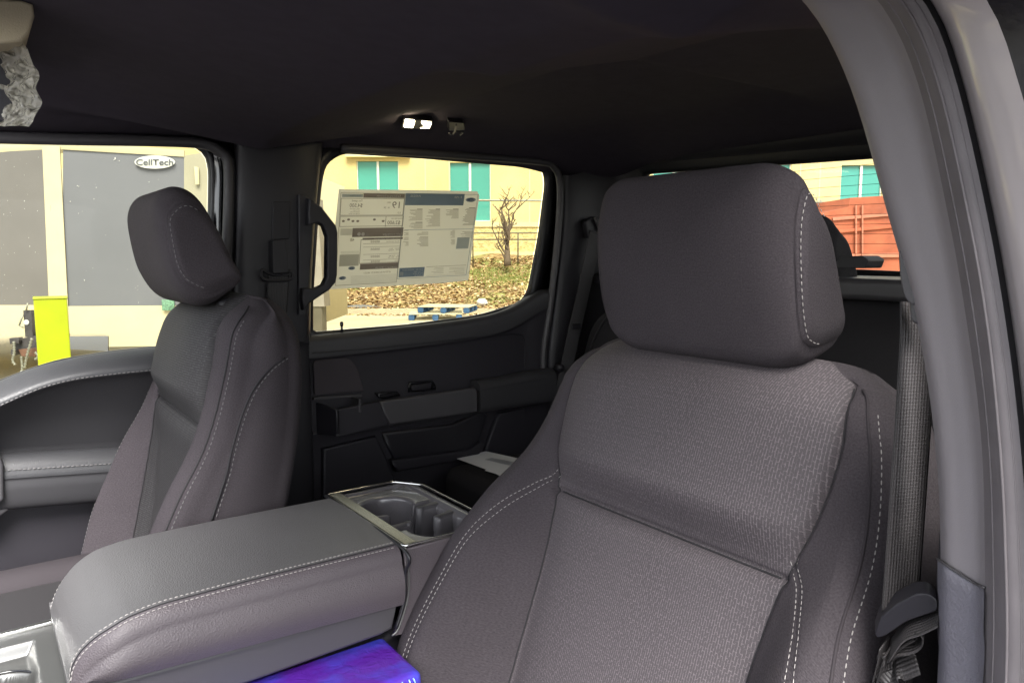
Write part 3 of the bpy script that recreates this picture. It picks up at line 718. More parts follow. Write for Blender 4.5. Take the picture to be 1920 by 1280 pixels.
for (cx, cy) in ((370, 603), (325, 603)):
    u0, v0 = inv(cx, cy); mesh('round_badge', [bil(u0+math.cos(a)*.013, v0+math.sin(a)*.019, YS-.0007) for a in [2*math.pi*i/20 for i in range(20)]], [tuple(range(20))], IWH, st, smooth=False)
for cx in (145, 205, 255, 310, 500, 600):
    u0, v0 = inv(cx, 455 if cx not in (205, 500) else 437)
    mesh('rating_marker', [bil(u0+math.cos(a)*.011, v0+math.sin(a)*.012, YS-.0007) for a in [2*math.pi*i/12 for i in range(12)]], [tuple(range(12))], IDARK, st, smooth=False)
for (nm, lay), (m_, qs) in inkq.items():
    vs = [p for q in qs for p in q]; mesh('printed_panel', vs, [tuple(range(4*i, 4*i+4)) for i in range(len(qs))], m_, st, smooth=False)

# ================================================================== SEATS
def seat_back(root, p0, rec, prm, seatname):
    """root: the seat thing. p0: seam point on the centre line of the front face, rec: recline"""
    V = Vector((math.sin(rec), 0, math.cos(rec))); W = Vector((-math.cos(rec), 0, math.sin(rec))); p0 = Vector(p0)
    vt = prm.get('vt', .245); v1 = vt-.055; vb = -.62
    hwk = prm['hw']; insk = prm['ins']; bolk = prm['bol']
    tk = prm['t']
    def hw(v): return ip(v, hwk)
    def ins(v): return ip(v, insk)
    def front(u, v):
        a = abs(u); i_ = ins(v)
        z = ip(v, bolk)*ss(i_-.01, i_+.075, a)
        # cushion rolls of upper and lower insert
        if a < i_:
            k = 1-(a/i_)**4
            if v > 0: z += (.044*ss(-.008, .060, v)-.008)*(.3+.7*k)*(1-.35*ss(.1, .24, v)) - .005*(1-k)
            else: z += .008*k*ss(0, -.03, v)**.7 - .004*(1-k)
        z += .0005*math.sin(v*190+3*math.sin(v*41))*math.exp(-abs(a-i_-.006)/.010)+.0004*math.sin(u*170+2*math.sin(u*60))*math.exp(-abs(v+.004)/.014)*(a < i_)
        # seams
        z -= .006*math.exp(-((a-i_)/.0030)**2)
        z -= ip(v, prm.get('rcs', [(-1, 0), (1, 0)]))*ss(i_+.02, i_-.05, a)
        if a < i_+.004: z -= .007*math.exp(-(v/.0035)**2)
        z -= .030*ss(vt-.085, vt, v)**1.3          # rolls back over the top
        if 'dst' in prm:
            c = ip(v, prm['dst'])
            if v < prm['dst'][-1][0]: z -= .0028*math.exp(-((a-c)/.0022)**2)
        return z
    def pt(u, v, w): return p0+Vector((0, u-ip(v, prm['asy'])*ss(.15, .27, -u) if 'asy' in prm else u, 0))+V*v+W*w
    rc = prm.get('rc', .045)
    # rows in v
    nv1, nv2, nv3 = 90, 80, 16
    rows = [vb+(0-vb)*((k/nv1)) for k in range(nv1)]+[v1*k/nv2 for k in range(nv2)]
    rows = [(v, 0.) for v in rows]+[(v1+.055*math.sin(q), q) for q in [math.pi/2*k/nv3 for k in range(nv3+1)]]
    NB, NI, NC, NS = 18, 90, 12, 16
    def section(v, q):
        e = 1-math.cos(q); H = hw(v)-.028*e; I = min(ins(v), H-.03); r = min(rc, H-I-.004)
        T = ip(v, tk)-.035*e; fo = -.026*e
        out = []
        us = [-(H-r)+((H-r)-I)*k/NB for k in range(NB)]+[-I+2*I*k/NI for k in range(NI)]+[I+((H-r)-I)*k/NB for k in range(NB+1)]
        eps = 1e-4
        for u in us: out.append((u, front(u, v)+fo))
        we = front(H-r, v)+fo
        for k in range(1, NC+1):
            a = math.pi/2*k/NC; out.append((H-r+r*math.sin(a), we-r*(1-math.cos(a))))
        bul = .012*(1-e)
        y0 = we-r
        for k in range(1, NS): 
            f = k/NS; out.append((H+bul*math.sin(math.pi*f), y0+(-T-y0+.03)*f))
        for k in range(0, 7):
            a = math.pi/2*k/6; out.append((H-.03+.03*math.cos(a), -T+.03-.03*math.sin(a)))
        nb = 20
        right = out[len(us):]
        back = [((H-.03)*(1-2*k/nb), -T-.0) for k in range(1, nb)]
        left = [(-u, w_) for u, w_ in right][::-1]
        return out+back+left, len(us)
    secs = []; 
    for v, q in rows:
        s_, nus = section(v, q); secs.append(s_)
    m = len(secs[0]); nr = len(rows)
    vs = [pt(u, rows[j][0], w_) for j in range(nr) for (u, w_) in secs[j]]
    uv = []
    for j in range(nr):
        acc = 0; pu = secs[j][0]
        for i, (u, w_) in enumerate(secs[j]):
            if i < nus: uv.append((u, rows[j][0]))
            else:
                acc += math.dist(pu, (u, w_)); uv.append((secs[j][nus-1][0]+acc, rows[j][0]))
            pu = (u, w_)
    RN = NC+NS-1+7
    for j in range(nr):
        for q in range(RN):
            i = m-RN+q; uv[j*m+i] = (-uv[j*m+nus+RN-1-q][0], rows[j][0])
    cls = {'upper_insert': [], 'lower_insert': [], 'bolster': [], 'bolster_far': [], 'side_panel': [], 'back_shell': []}
    for j in range(nr-1):
        for i in range(m):
            i2 = (i+1) % m; f = (j*m+i, j*m+i2, (j+1)*m+i2, (j+1)*m+i)
            if NB <= i < NB+NI: k = 'upper_insert' if j >= nv1 else 'lower_insert'
            elif i < NB: k = 'bolster'
            elif i < nus-1+NC-3: k = 'bolster_far'
            elif i < nus+NC+NS+5: k = 'side_panel'
            elif i < m-(NC+NS+6): k = 'back_shell'
            elif i < m-NC+3: k = 'side_panel2'
            else: k = 'bolster'
            cls.setdefault(k, []).append(f)
    cap = tuple((nr-1)*m+i for i in range(m)); cls['back_shell'].append(cap)
    mats = {'upper_insert': prm['mi'], 'lower_insert': prm['mi'], 'bolster': MF, 'bolster_far': MF, 'side_panel': MF, 'side_panel2': MF, 'back_shell': MF}
    nm = {'upper_insert': 'upper_insert', 'lower_insert': 'lower_insert', 'bolster': 'side_bolster', 'bolster_far': 'side_bolster', 'side_panel': 'side_panel', 'side_panel2': 'side_panel', 'back_shell': 'back_cover'}
    normals_src = None
    for k, fl in cls.items():
        used = sorted({i for f in fl for i in f}); mp = {a: b for b, a in enumerate(used)}
        mesh(nm[k], [vs[i] for i in used], [tuple(mp[i] for i in f) for f in fl], mats[k], root, True, [uv[i] for i in used])
    def surf(u, v):
        """point and normal on the front skin incl. the rounded corner"""
        def S(u, v):
            H = hw(v); r = min(rc, H-ins(v)-.004); a = abs(u)
            if a <= H-r: return pt(u, v, front(u, v))
            an = (a-(H-r))/r; an = min(an, math.pi/2*.999)       # u measured along the arc
            return pt(math.copysign(H-r+r*math.sin(an), u), v, front(H-r, v)-r*(1-math.cos(an)))
        p = S(u, v); a = S(u+.002, v)-S(u-.002, v); b = S(u, v+.002)-S(u, v-.002)
        n_ = a.cross(b).normalized()
        if n_.dot(W) < -.2: n_ = -n_
        # orient outward
        if n_.dot(p-pt(0, v, -.06)) < 0: n_ = -n_
        return p, n_
    return surf, pt, hw, ins

# profile of the head restraint, local: x rearward, z up
HRP = [(.706, 1.636), (.699, 1.603), (.6985, 1.570), (.702, 1.536), (.711, 1.490), (.722, 1.450), (.732, 1.428), (.752, 1.417), (.780, 1.419), (.806, 1.430), (.817, 1.450), (.812, 1.475), (.802, 1.505), (.787, 1.545), (.771, 1.585), (.752, 1.618), (.733, 1.640), (.717, 1.645)]
HRP = [(x-.755, z-1.53) for x, z in HRP]
def headrest(root, cen, W_, pitch, prof=HRP, thr=MTH, seam=.141, dash=.0055, rr=.0008, post=True, mtl=None, name='headrest'):
    mtl = mtl or MF
    P = smoothpath([Vector((x, 0, z)) for x, z in prof], 96, True)
    c_, s_ = math.cos(pitch), math.sin(pitch)
    cx = sum(p.x for p in P)/len(P); cz = sum(p.z for p in P)/len(P)
    zh = max(abs(p.z-cz) for p in P); ye = W_/2-.010
    rows = [(y, 0.) for y in [math.sin(math.pi/2*(-1+2*k/70))*ye for k in range(71)]]
    capr = [(.010*math.sin(math.pi/2*min(1, f/.30)), f) for f in (.03, .07, .12, .18, .26, .36, .48, .62, .8, .999)]
    rows = [(-ye-o_, f) for o_, f in capr[::-1]]+rows+[(ye+o_, f) for o_, f in capr]
    ys = [q[0] for q in rows]; n = len(rows); cr_ = .056
    def sec(y, i, f=0.):
        a = abs(y); p = P[i % 96]; t_ = min(1, max(0, (a-(ye-cr_))/cr_)); dz = .034*(1-math.sqrt(max(0, 1-t_*t_*.97)))
        x = p.x+.012*t_**3*((cx-p.x)/.05 if p.x < cx else 0); z = p.z-math.copysign(dz*min(1, abs(p.z-cz)/zh*1.15)**2, p.z-cz)
        g = .0026*math.exp(-((a-seam)/.0022)**2)
        d = Vector((x-cx, 0, z-cz)); d = d*(1-g/max(.02, d.length))*(1-f); x, z = cx+d.x, cz+d.z
        return Vector((cen[0]+x*c_+z*s_, cen[1]+y, cen[2]-x*s_+z*c_))
    L = [0]
    for i in range(1, 97): L.append(L[-1]+(P[i % 96]-P[i-1]).length)
    vs = []; uv = []
    for y, f_ in rows:
        for i in range(97): vs.append(sec(y, i, f_)); uv.append((y, L[i]) if f_ == 0 else (vs[-1].x+.7, vs[-1].z))
    fs = [(j*97+i, j*97+i+1, (j+1)*97+i+1, (j+1)*97+i) for j in range(n-1) for i in range(96)]
    h = mesh(name, vs, fs, mtl, root, True, uv)
    if thr is not None:
        cs = []
        pts = [sec(-ye-.0065, i, .085) for i in range(97)]; cc = sum(pts, Vector())/97
        ks = [i for i in range(96) if P[i].x < cx+.010]; st0 = [i for i in ks if (i-1) % 96 not in ks][0]
        pts = [pts[(st0+q) % 96] for q in range(len(ks))]
        cs.append([(p, (Vector((p.x-cc.x, 0, p.z-cc.z)).normalized()*.6+Vector((0, -.8, 0))).normalized()) for p in pts])
        if cs: stitches('headrest_stitching', cs, thr, h, dash, .003, rr)
    if post:
        for dy in (-.07, .07):
            a = Vector((cen[0]+.045, cen[1]+dy, cen[2]-.08)); b = a+Vector((.01, 0, -.07))
            tube('headrest_post', [a, a.lerp(b, .5), b], .006, MCHR, h, 12)
    return h

# ---- driver's seat
ds = thing('driver_seat', (.55, .42, .65), 'large grey cloth driver seat in front at right, patterned insert and white stitching', 'car seat', 'front seats')
prmD = dict(vt=.245, mi=MI, asy=[(-.5, .045), (-.15, .035), (.0, .015), (.15, .006), (.2, 0)],
    hw=[(-.7, .285), (-.35, .312), (-.15, .308), (0, .290), (.10, .275), (.17, .262), (.205, .248), (.235, .215), (.30, .19)],
    ins=[(-.6, .175), (-.28, .172), (-.12, .172), (-.03, .180), (.01, .188), (.08, .204), (.15, .210), (.20, .204), (.25, .190)],
    bol=[(-.6, .12), (-.28, .125), (-.14, .100), (-.03, .060), (.05, .022), (.12, .006), (.3, .0)],
    t=[(-.6, .16), (.1, .13), (.245, .115)], dst=[(-.5, .252), (-.3, .256), (-.12, .248), (-.05, .232), (0, .208), (.024, .190)])
surfD, ptD, hwD, insD = seat_back(ds, (.668, .425, 1.212), math.radians(20), prmD, 'driver')
cv = []
for sg in (-1, 1):
    for off in (-.0045, .0045):
        cv.append([surfD(sg*(ip(v, prmD['dst'])+off), v) for v in np.linspace(.02 if off < 0 else .028, -.5, 90)])
stitches('bolster_stitching', cv, MTH, ds, .0045, .0026, .00050)
cv = []
for sg in (-1,):
    cv.append([surfD(sg*(hwD(v)-.045+.045*.62), v) for v in np.linspace(.19, -.5, 110)])
stitches('edge_stitching', cv, MTH, ds, .0047, .0030, .00055)
cv2 = [surfD(-(hwD(v)-.045+.045*.40), v)[0] for v in np.linspace(.215, -.5, 110)]
tube('edge_piping', cv2, .0016, MF, ds, 8)
tube('insert_seam', [surfD(u, 0.0)[0]+Vector((-.0015, 0, 0)) for u in np.linspace(-.178, .178, 60)], .0013, MSEAM, ds, 6)
for sg in (-1, 1):
    tube('insert_seam', [surfD(sg*(insD(v)+.0005), v)[0]+Vector((-.0008, 0, 0)) for v in np.linspace(.215, -.5, 120)], .0011, MSEAM, ds, 6)
headrest(ds, (.757, .425, 1.532), .326, 0.0, [(x, z*1.025) for x, z in HRP], dash=.0046, rr=.00055, seam=.1515)
# lower cushion under the frame
box('seat_cushion', (.36, .42, .82), (.46, .48, .16), MF, ds, .05, 6)

# ---- passenger seat
ps = thing('passenger_seat', (.20, 1.26, .65), 'grey cloth front passenger seat at left with head restraint tilted forward', 'car seat', 'front seats')
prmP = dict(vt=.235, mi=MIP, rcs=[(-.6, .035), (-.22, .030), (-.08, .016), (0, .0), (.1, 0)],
    hw=[(-.7, .25), (-.3, .255), (-.1, .25), (.05, .240), (.15, .232), (.20, .212), (.232, .185), (.30, .16)],
    ins=[(-.6, .150), (-.28, .155), (-.1, .165), (0, .178), (.1, .176), (.2, .150), (.25, .140)],
    bol=[(-.6, .08), (-.28, .078), (-.14, .064), (-.03, .040), (.08, .012), (.3, .0)],
    t=[(-.6, .16), (0, .155), (.10, .145), (.17, .130), (.235, .115)])
surfP, ptP, hwP, insP = seat_back(ps, (.292, 1.262, 1.262), math.radians(13.5), prmP, 'passenger')
cv = [[surfP(-(hwP(v)-.045+.045*.95), v) for v in np.linspace(.19, -.45, 90)]]
stitches('bolster_stitching', cv, MTHD, ps, .0050, .0032, .00075)
tube('bolster_seam', [surfP(-(hwP(v)-.045+.045*.78), v)[0] for v in np.linspace(.215, -.45, 90)], .0016, MSEAM, ps, 6)
def sideP(w_, v): return ptP(-(hwP(v)+.0115*math.sin(math.pi*min(1, max(0, (-w_)/.13)))), v, w_)
arc = [at(*p, 'y', 1.012) for p in [(543, 672), (520, 686), (497, 708), (478, 735), (462, 770), (450, 805), (438, 845), (428, 885), (415, 925), (400, 970)]]
arc = smoothpath(arc, 80)
def snap(p):     # push the pixel curve onto the seat's side panel
    d = p-Vector((.292, 1.262, 1.262)); rec = math.radians(13.5)
    v = d.x*math.sin(rec)+d.z*math.cos(rec); w_ = -d.x*math.cos(rec)+d.z*math.sin(rec)
    q = sideP(w_, v); return q
arc = [snap(p) for p in arc]
stitches('side_stitching', [[(p+Vector((0, -.0035, 0)), Vector((0, -1, 0))) for p in arc]], MTHD, ps, .0050, .0032, .0007)
tube('side_seam', [p+Vector((-.005, -.001, .0)) for p in arc], .0018, MSEAM, ps, 6)
stitches('far_bolster_stitching', [[surfP((hwP(v)-.045+.045*.3), v) for v in np.linspace(.02, -.45, 70)]], MTHD, ps, .0050, .0032, .0006)
tube('insert_seam', [surfP(u, 0.0)[0]+Vector((-.0015, 0, 0)) for u in np.linspace(-.17, .17, 40)], .0015, MSEAM, ps, 6)
for sg in (-1, 1):
    tube('insert_seam', [surfP(sg*(insP(v)+.0005), v)[0]+Vector((-.0008, 0, 0)) for v in np.linspace(.20, -.45, 100)], .0012, MSEAM, ps, 6)
HPP = [(.2515, 1.598), (.2535, 1.630), (.264, 1.650), (.280, 1.660), (.296, 1.661), (.312, 1.654), (.325, 1.639), (.338, 1.608), (.358, 1.556), (.378, 1.506), (.376, 1.492), (.362, 1.480), (.345, 1.467), (.326, 1.460), (.307, 1.463), (.289, 1.476), (.274, 1.500), (.261, 1.535)]
HPP = [(x-.295, z-1.56) for x, z in HPP]
headrest(ps, (.295, 1.265, 1.56), .330, 0.0, HPP, thr=MTHD, dash=.0055, rr=.0007, seam=.1512)
tube('headrest_bezel', [at(412, 573, 'y', 1.14), at(438, 556, 'y', 1.16)], .007, MDARK, ps, 10)
# passenger cushion
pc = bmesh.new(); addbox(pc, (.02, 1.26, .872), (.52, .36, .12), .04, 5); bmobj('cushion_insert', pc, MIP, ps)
pc = bmesh.new(); addbox(pc, (.02, 1.45, .885), (.54, .09, .14), .04, 6); bmobj('cushion_bolster', pc, MF, ps)
pc = bmesh.new(); addbox(pc, (.02, 1.07, .875), (.54, .09, .12), .04, 6); bmobj('cushion_bolster', pc, MF, ps)

# ================================================================== CENTRE CONSOLE
cc = thing('center_console', (.30, .855, .62), 'stitched leather centre console between the front seats with chrome edged cup holders', 'centre console')
YN, YF, ZT = .712, .992, 1.140
prof = [(.470, 1.058), (.470, ZT), (.30, ZT+.001), (.17, ZT-.001), (.125, ZT-.010), (.092, ZT-.030), (.070, ZT-.062), (.062, 1.060), (.064, 1.045), (.075, 1.035)]
def lidsec(x):    # top height along x
    return ip(x, [(.060, 1.062), (.066, 1.085), (.078, 1.105), (.098, 1.122), (.128, 1.1345), (.17, 1.1395), (.30, 1.141), (.47, 1.140)])
# lid: sections along x, each a rounded hood
NX, NT = 90, 60
xs = [.0605+.41*((k/(NX-1))**1.8) for k in range(NX)]
def lidpt(x, t):
    zt = lidsec(x); r = min(.026, (zt-1.050)*.8); zb = 1.070-.036*(x-.06)
    hw_ = (YF-YN)/2; nose = ss(.062, .13, x); hw_ = hw_-.016*(1-nose)**2
    yc = (YF+YN)/2
    # perimeter: near bottom -> near top -> far top -> far bottom
    h = max(.002, zt-r-zb); Ls = [h, r*1.5708, 2*(hw_-r), r*1.5708, h]; T = sum(Ls); s = t*T
    if s < Ls[0]: f = s/Ls[0]; return Vector((x, yc-hw_-.006*math.sin(math.pi*f)-.004*(1-f), zb+h*f))
    s -= Ls[0]
    if s < Ls[1]: a = s/r; return Vector((x, yc-hw_+r-r*math.cos(a), zt-r+r*math.sin(a)))
    s -= Ls[1]
    if s < Ls[2]: f = s/Ls[2]; return Vector((x, yc-hw_+r+s, zt+.0035*math.sin(math.pi*f)))
    s -= Ls[2]
    if s < Ls[3]: a = s/r; return Vector((x, yc+hw_-r+r*math.sin(a), zt-r+r*math.cos(a)))
    s -= Ls[3]; f = min(1, s/Ls[4]); return Vector((x, yc+hw_, zt-r-(zt-r-zb)*f))
def tparam(x, which):
    zt = lidsec(x); r = min(.026, (zt-1.050)*.8); zb = 1.070-.036*(x-.06); nose = ss(.062, .13, x); hw_ = (YF-YN)/2-.016*(1-nose)**2
    h = max(.002, zt-r-zb); T = 2*h+2*r*1.5708+2*(hw_-r)
    return (h+r*1.5708*which)/T if which <= 1 else 1-(h+r*1.5708*(which-1))/T
ts = np.linspace(0, 1, 110)
vs = []; fs = []; mi = []
# split top and side by material at the stitch line
def lidgrid(name, t0f, t1f, mat_, n):
    gridmesh(name, n, NX, lambda i, j: lidpt(xs[j], t0f(xs[j])+(t1f(xs[j])-t0f(xs[j]))*i/(n-1)), mat_, cc)
lidgrid('lid_side', lambda x: 0, lambda x: tparam(x, .72), MLS, 30)
lidgrid('lid_top', lambda x: tparam(x, .72), lambda x: 1, MLE, 90)
# front face closes the nose
nf = [lidpt(xs[0], t) for t in np.linspace(0, 1, 60)]
mesh('lid_nose', nf+[Vector((.062, p.y, 1.04)) for p in nf], [(i, i+1, 60+i+1, 60+i) for i in range(59)], MLE, cc)
def lidn(x, t):
    a = lidpt(x+.002, t)-lidpt(x-.002, t); b = lidpt(x, t+.004)-lidpt(x, t-.004); n_ = a.cross(b).normalized()
    return n_ if n_.z > 0 else -n_
cv = []
for w_ in (.62, .86):
    cv.append([(lidpt(x, tparam(x, w_)), lidn(x, tparam(x, w_))) for x in [.062+.405*((k/140)**1.5) for k in range(141)]])
cv.append([(lidpt(x, tparam(x, 1.5)), lidn(x, tparam(x, 1.5))) for x in [.062+.405*((k/140)**1.5) for k in range(141)]])
stitches('lid_stitching', cv, MTH, cc, .0044, .0017, .00072)
tube('lid_seam', [lidpt(x, tparam(x, .74)) for x in [.062+.405*((k/140)**1.5) for k in range(141)]], .0010, MSEAM, cc, 6)
# hard band beneath the leather and the console body
band = [Vector((.466, YN-.001, 1.062)), Vector((.463, YN-.001, 1.020)), Vector((.30, YN-.001, 1.003)), Vector((.08, YN-.001, 1.02)), Vector((.066, YN-.001, 1.068)), Vector((.2, YN-.001, 1.069))]
prism('lid_band', [Vector((.464, YN+.002, 1.056)), Vector((.455, YN+.002, 1.020)), Vector((.436, YN+.002, 1.016)), Vector((.25, YN+.002, 1.010)), Vector((.075, YN+.002, 1.014)), Vector((.068, YN+.002, 1.068))], (0, YF-YN-.004, 0), MGREY, cc, .006)
box('console_body', (.36, .858, .83), (.54, .22, .34), MDARK, cc, .02)
# rear section: body, chrome frame, glossy tray with cup wells
hq_ = [Vector((.474, YN, 1.134)), Vector((.478, YN, 1.070)), Vector((.455, YN, 1.010)), Vector((.60, YN, .99)), Vector((.64, YN, 1.05)), Vector((.636, YN, 1.134))]
prism('rear_housing', hq_, (0, .008, 0), MLS, cc, .003, 5)
prism('rear_housing_side', [p+Vector((0, YF-YN-.008, 0)) for p in hq_], (0, .008, 0), MLS, cc, .003, 5)
box('rear_housing_back', (.634, (YN+YF)/2, 1.06), (.006, YF-YN-.016, .14), MLS, cc, .002)
TZ = 1.138
def cupz(x, y):
    """recessed tray with two joined wells and small spring tabs"""
    d1 = math.hypot(x-.542, y-.903)-.044; d2 = math.hypot(x-.568, y-.779)-.046
    db = max(abs(x-.558)-.054, abs(y-.838)-.045)
    d = min(d1, d2, db)
    def cap(ax, ay, bx, by, r_):
        ux, uy = bx-ax, by-ay; t_ = max(0, min(1, ((x-ax)*ux+(y-ay)*uy)/(ux*ux+uy*uy))); return math.hypot(x-ax-ux*t_, y-ay-uy*t_)-r_-.006*t_
    for c_ in ((.584, .864, .635, .872, .008), (.587, .809, .635, .824, .008), (.533, .812, .49, .806, .007), (.522, .864, .49, .868, .006)):
        d = max(d, -cap(*c_))
    z = TZ
    edge = min(x-.488, .622-x, y-YN-.006, YF-.006-y)
    z -= .004*ss(0, .006, edge)
    if x > .497: z -= .003*ss(.497, .503, x)
    tt = min(1, max(0, (.010-d)/.010)); z -= .006*(1-math.sqrt(max(0, 1-tt*tt)))
    z -= .085*ss(.0005, -.0035, d)
    return z
gx, gy = 260, 400
gridmesh('cup_holder_tray', gx, gy, lambda i, j: Vector((.478+.152*i/(gx-1), YN+.003+(YF-YN-.006)*j/(gy-1), cupz(.478+.152*i/(gx-1), YN+.003+(YF-YN-.006)*j/(gy-1)))), MCUP, cc)
box('satin_strip', (.4865, .852, TZ+.0005), (.019, YF-YN-.008, .0025), mat('satin_strip', (.30, .29, .23), .22, metal=.85, var=.05), cc, .001)
def bar(name, pts, r, mat_, par): return tube(name, resample([Vector(p) for p in pts], 60), r, mat_, par, 8)
fr = roundpoly([(.4735, YN, TZ+.001), (.4735, YF, TZ+.001), (.600, YF, TZ+.001), (.634, .945, TZ+.001), (.634, YN, TZ+.001)], [.003, .003, .006, .006, .003], 4)
tube('chrome_frame', resample(fr, 160, True), .0019, MCHR, cc, 8, True)
tube('chrome_edge', smoothpath([Vector((.4745, YN-.001, 1.138)), Vector((.4775, YN-.003, 1.125)), Vector((.479, YN-.003, 1.09)), Vector((.476, YN-.003, 1.06)), Vector((.462, YN-.002, 1.022)), Vector((.452, YN, 1.012))], 50), .0015, MSAT, cc, 8)
tube('shadow_gap', smoothpath([Vector((.4700, YF, 1.138)), Vector((.4700, YN, 1.138)), Vector((.473, YN-.003, 1.10)), Vector((.471, YN-.003, 1.06)), Vector((.458, YN-.002, 1.022))], 70), .0024, MRUB, cc, 8)
for (tx, ty, bx_, by_) in ((.582, .862, .622, .869), (.585, .809, .622, .820), (.533, .812, .497, .807)):
    prism('cup_divider', [Vector((tx, ty-.004, 1.132)), Vector((tx, ty+.004, 1.132)), Vector((bx_, by_+.008, 1.132)), Vector((bx_, by_-.008, 1.132))], (0, 0, -.075), MGREY, cc, .003, 4)
    tube('divider_post', [Vector((tx, ty, 1.132)), Vector((tx, ty, 1.130)), Vector((tx, ty, 1.06))], lambda q: .005 if q == 0 else .0068, MGREY, cc, 16)
# front tray at the lower left
ZF = 1.032
def trayz(x, y):
    z = ZF
    i_ = min(.040-x+.0, y-.80, .955-y)          # inside the sunken cup area
    z -= .016*ss(.0, .012, i_)
    d = math.hypot(x+.005, y-.872)-.040; z -= .003*ss(.006, 0, d); z -= .06*ss(0, -.005, d)
    return z
gridmesh('front_tray', 150, 220, lambda i, j: Vector((-.14+.225*i/149, .715+.272*j/219, trayz(-.14+.225*i/149, .715+.272*j/219))), MSAT, cc)
tube('chrome_rail', smoothpath([Vector((-.14, .990, ZF+.001)), Vector((0, .990, ZF+.002)), Vector((.088, .990, ZF+.004))], 30), .004, MCHR, cc, 10)
tube('chrome_rail', smoothpath([Vector((.085, .975, ZF+.002)), Vector((.085, .85, ZF+.002)), Vector((.085, .72, ZF+.002))], 30), .003, MCHR, cc, 10)
tube('cup_rim', [Vector((-.005+.043*math.cos(a), .872+.043*math.sin(a), ZF-.016)) for a in [2*math.pi*k/60 for k in range(60)]], .0016, MBLK, cc, 8, True)
box('cup_spring', (.0, .85, ZF-.035), (.012, .03, .03), MGREY, cc, .004)
box('front_body', (-.03, .853, .78), (.22, .27, .32), MDARK, cc, .02)

# ---- purple film-wrapped box between console and driver seat
pb = thing('purple_package', (.33, .68, .8), 'glossy purple plastic wrapped package wedged below the console lid', 'package')
m, t, n, b = nodemat('purple_film'); b.inputs['Roughness'].default_value = .18; b.inputs['Coat Weight'].default_value = .6
tc = N(t, 'ShaderNodeTexCoord'); nz = N(t, 'ShaderNodeTexNoise', Scale=14., Detail=4.); t.links.new(tc.outputs['Object'], nz.inputs['Vector'])
cr = N(t, 'ShaderNodeValToRGB'); cr.color_ramp.elements[0].color = (.09, .018, .30, 1); cr.color_ramp.elements[0].position = .42; cr.color_ramp.elements[1].color = (.05, .06, .50, 1); cr.color_ramp.elements[1].position = .66
t.links.new(nz.outputs[0], cr.inputs[0]); t.links.new(cr.outputs[0], b.inputs['Base Color'])
n2 = N(t, 'ShaderNodeTexNoise', Scale=55., Detail=3., Distortion=1.2); t.links.new(tc.outputs['Object'], n2.inputs['Vector'])
bp = N(t, 'ShaderNodeBump', Strength=.35, Distance=.006); t.links.new(n2.outputs[0], bp.inputs['Height']); t.links.new(bp.outputs[0], b.inputs['Normal'])
MPUR = m
bx = bmesh.new(); addbox(bx, (.285, .685, .925), (.34, .12, .15), .012, 4); o = bmobj('wrapped_box', bx, MPUR, pb)
random.seed(5)
vs = []; fs = []
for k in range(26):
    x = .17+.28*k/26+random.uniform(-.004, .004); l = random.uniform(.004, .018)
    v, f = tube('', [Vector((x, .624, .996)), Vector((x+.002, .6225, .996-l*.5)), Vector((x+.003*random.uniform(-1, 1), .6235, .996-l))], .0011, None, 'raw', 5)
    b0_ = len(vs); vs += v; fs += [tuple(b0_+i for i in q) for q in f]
mesh('film_wrinkle_glints', vs, fs, mat('film_highlight', (.25, .45, .8), .1, coat=1), pb)  # wrinkle strands with their glint put into the pale blue colour

# ================================================================== REAR SEAT
rs = thing('rear_bench_seat', (1.2, .76, .65), 'dark cloth rear bench seat behind the front seats', 'rear seat')
fe0 = at(830, 865, 'z', 1.005)
def rounded_box(name, c, s, mat_, par, bev): 
    bm = bmesh.new(); addbox(bm, c, s, bev, 6); return bmobj(name, bm, mat_, par)
rounded_box('seat_cushion', (1.21, .80, .930), (.50, 1.27, .150), MFD, rs, .035)
prism('seat_backrest', roundpoly([Vector((1.41, y, z)) for y, z in [(.13, .95), (.13, 1.462), (.9, 1.468), (1.22, 1.45), (1.37, 1.36), (1.42, 1.22), (1.42, .95)]], [0, .03, 0, .05, .05, .05, 0]), (.13, 0, 0), MFD, rs, .03, 6)
tube('backrest_seam', smoothpath([Vector((1.408, 1.19, 1.44)), Vector((1.405, 1.30, 1.37)), Vector((1.403, 1.36, 1.27)), Vector((1.403, 1.37, 1.15))], 40), .003, MSEAM, rs, 6)
headrest(rs, (1.45, .765, 1.545), .25, math.radians(-4), [(x*1.0, z*.80) for x, z in HRP], thr=None, seam=.112, post=False, mtl=MFD)
headrest(rs, (1.45, 1.12, 1.50), .25, math.radians(-4), [(x*1.0, z*.60) for x, z in HRP], thr=None, seam=.11, post=False, mtl=MFD)
prism('shelf_pad', [Vector((1.37, y, z)) for y, z in [(.14, 1.462), (.14, 1.503), (1.0, 1.503), (1.0, 1.462)]], (.2, 0, 0), MGREY, rs, .012, 5)
for k in range(3):
    a = at(1592+k*27, 563, 'x', 1.40); bq = at(1608+k*27, 541, 'x', 1.42)
    tube('pad_crease', [a, bq], .0012, MSEAM, rs, 6)
prism('folded_pad', roundpoly([at(*p, 'x', 1.36) for p in [(1560, 503), (1574, 482), (1616, 479), (1628, 487), (1622, 503)]], .004), (.06, 0, 0), MDARK, rs, .004)

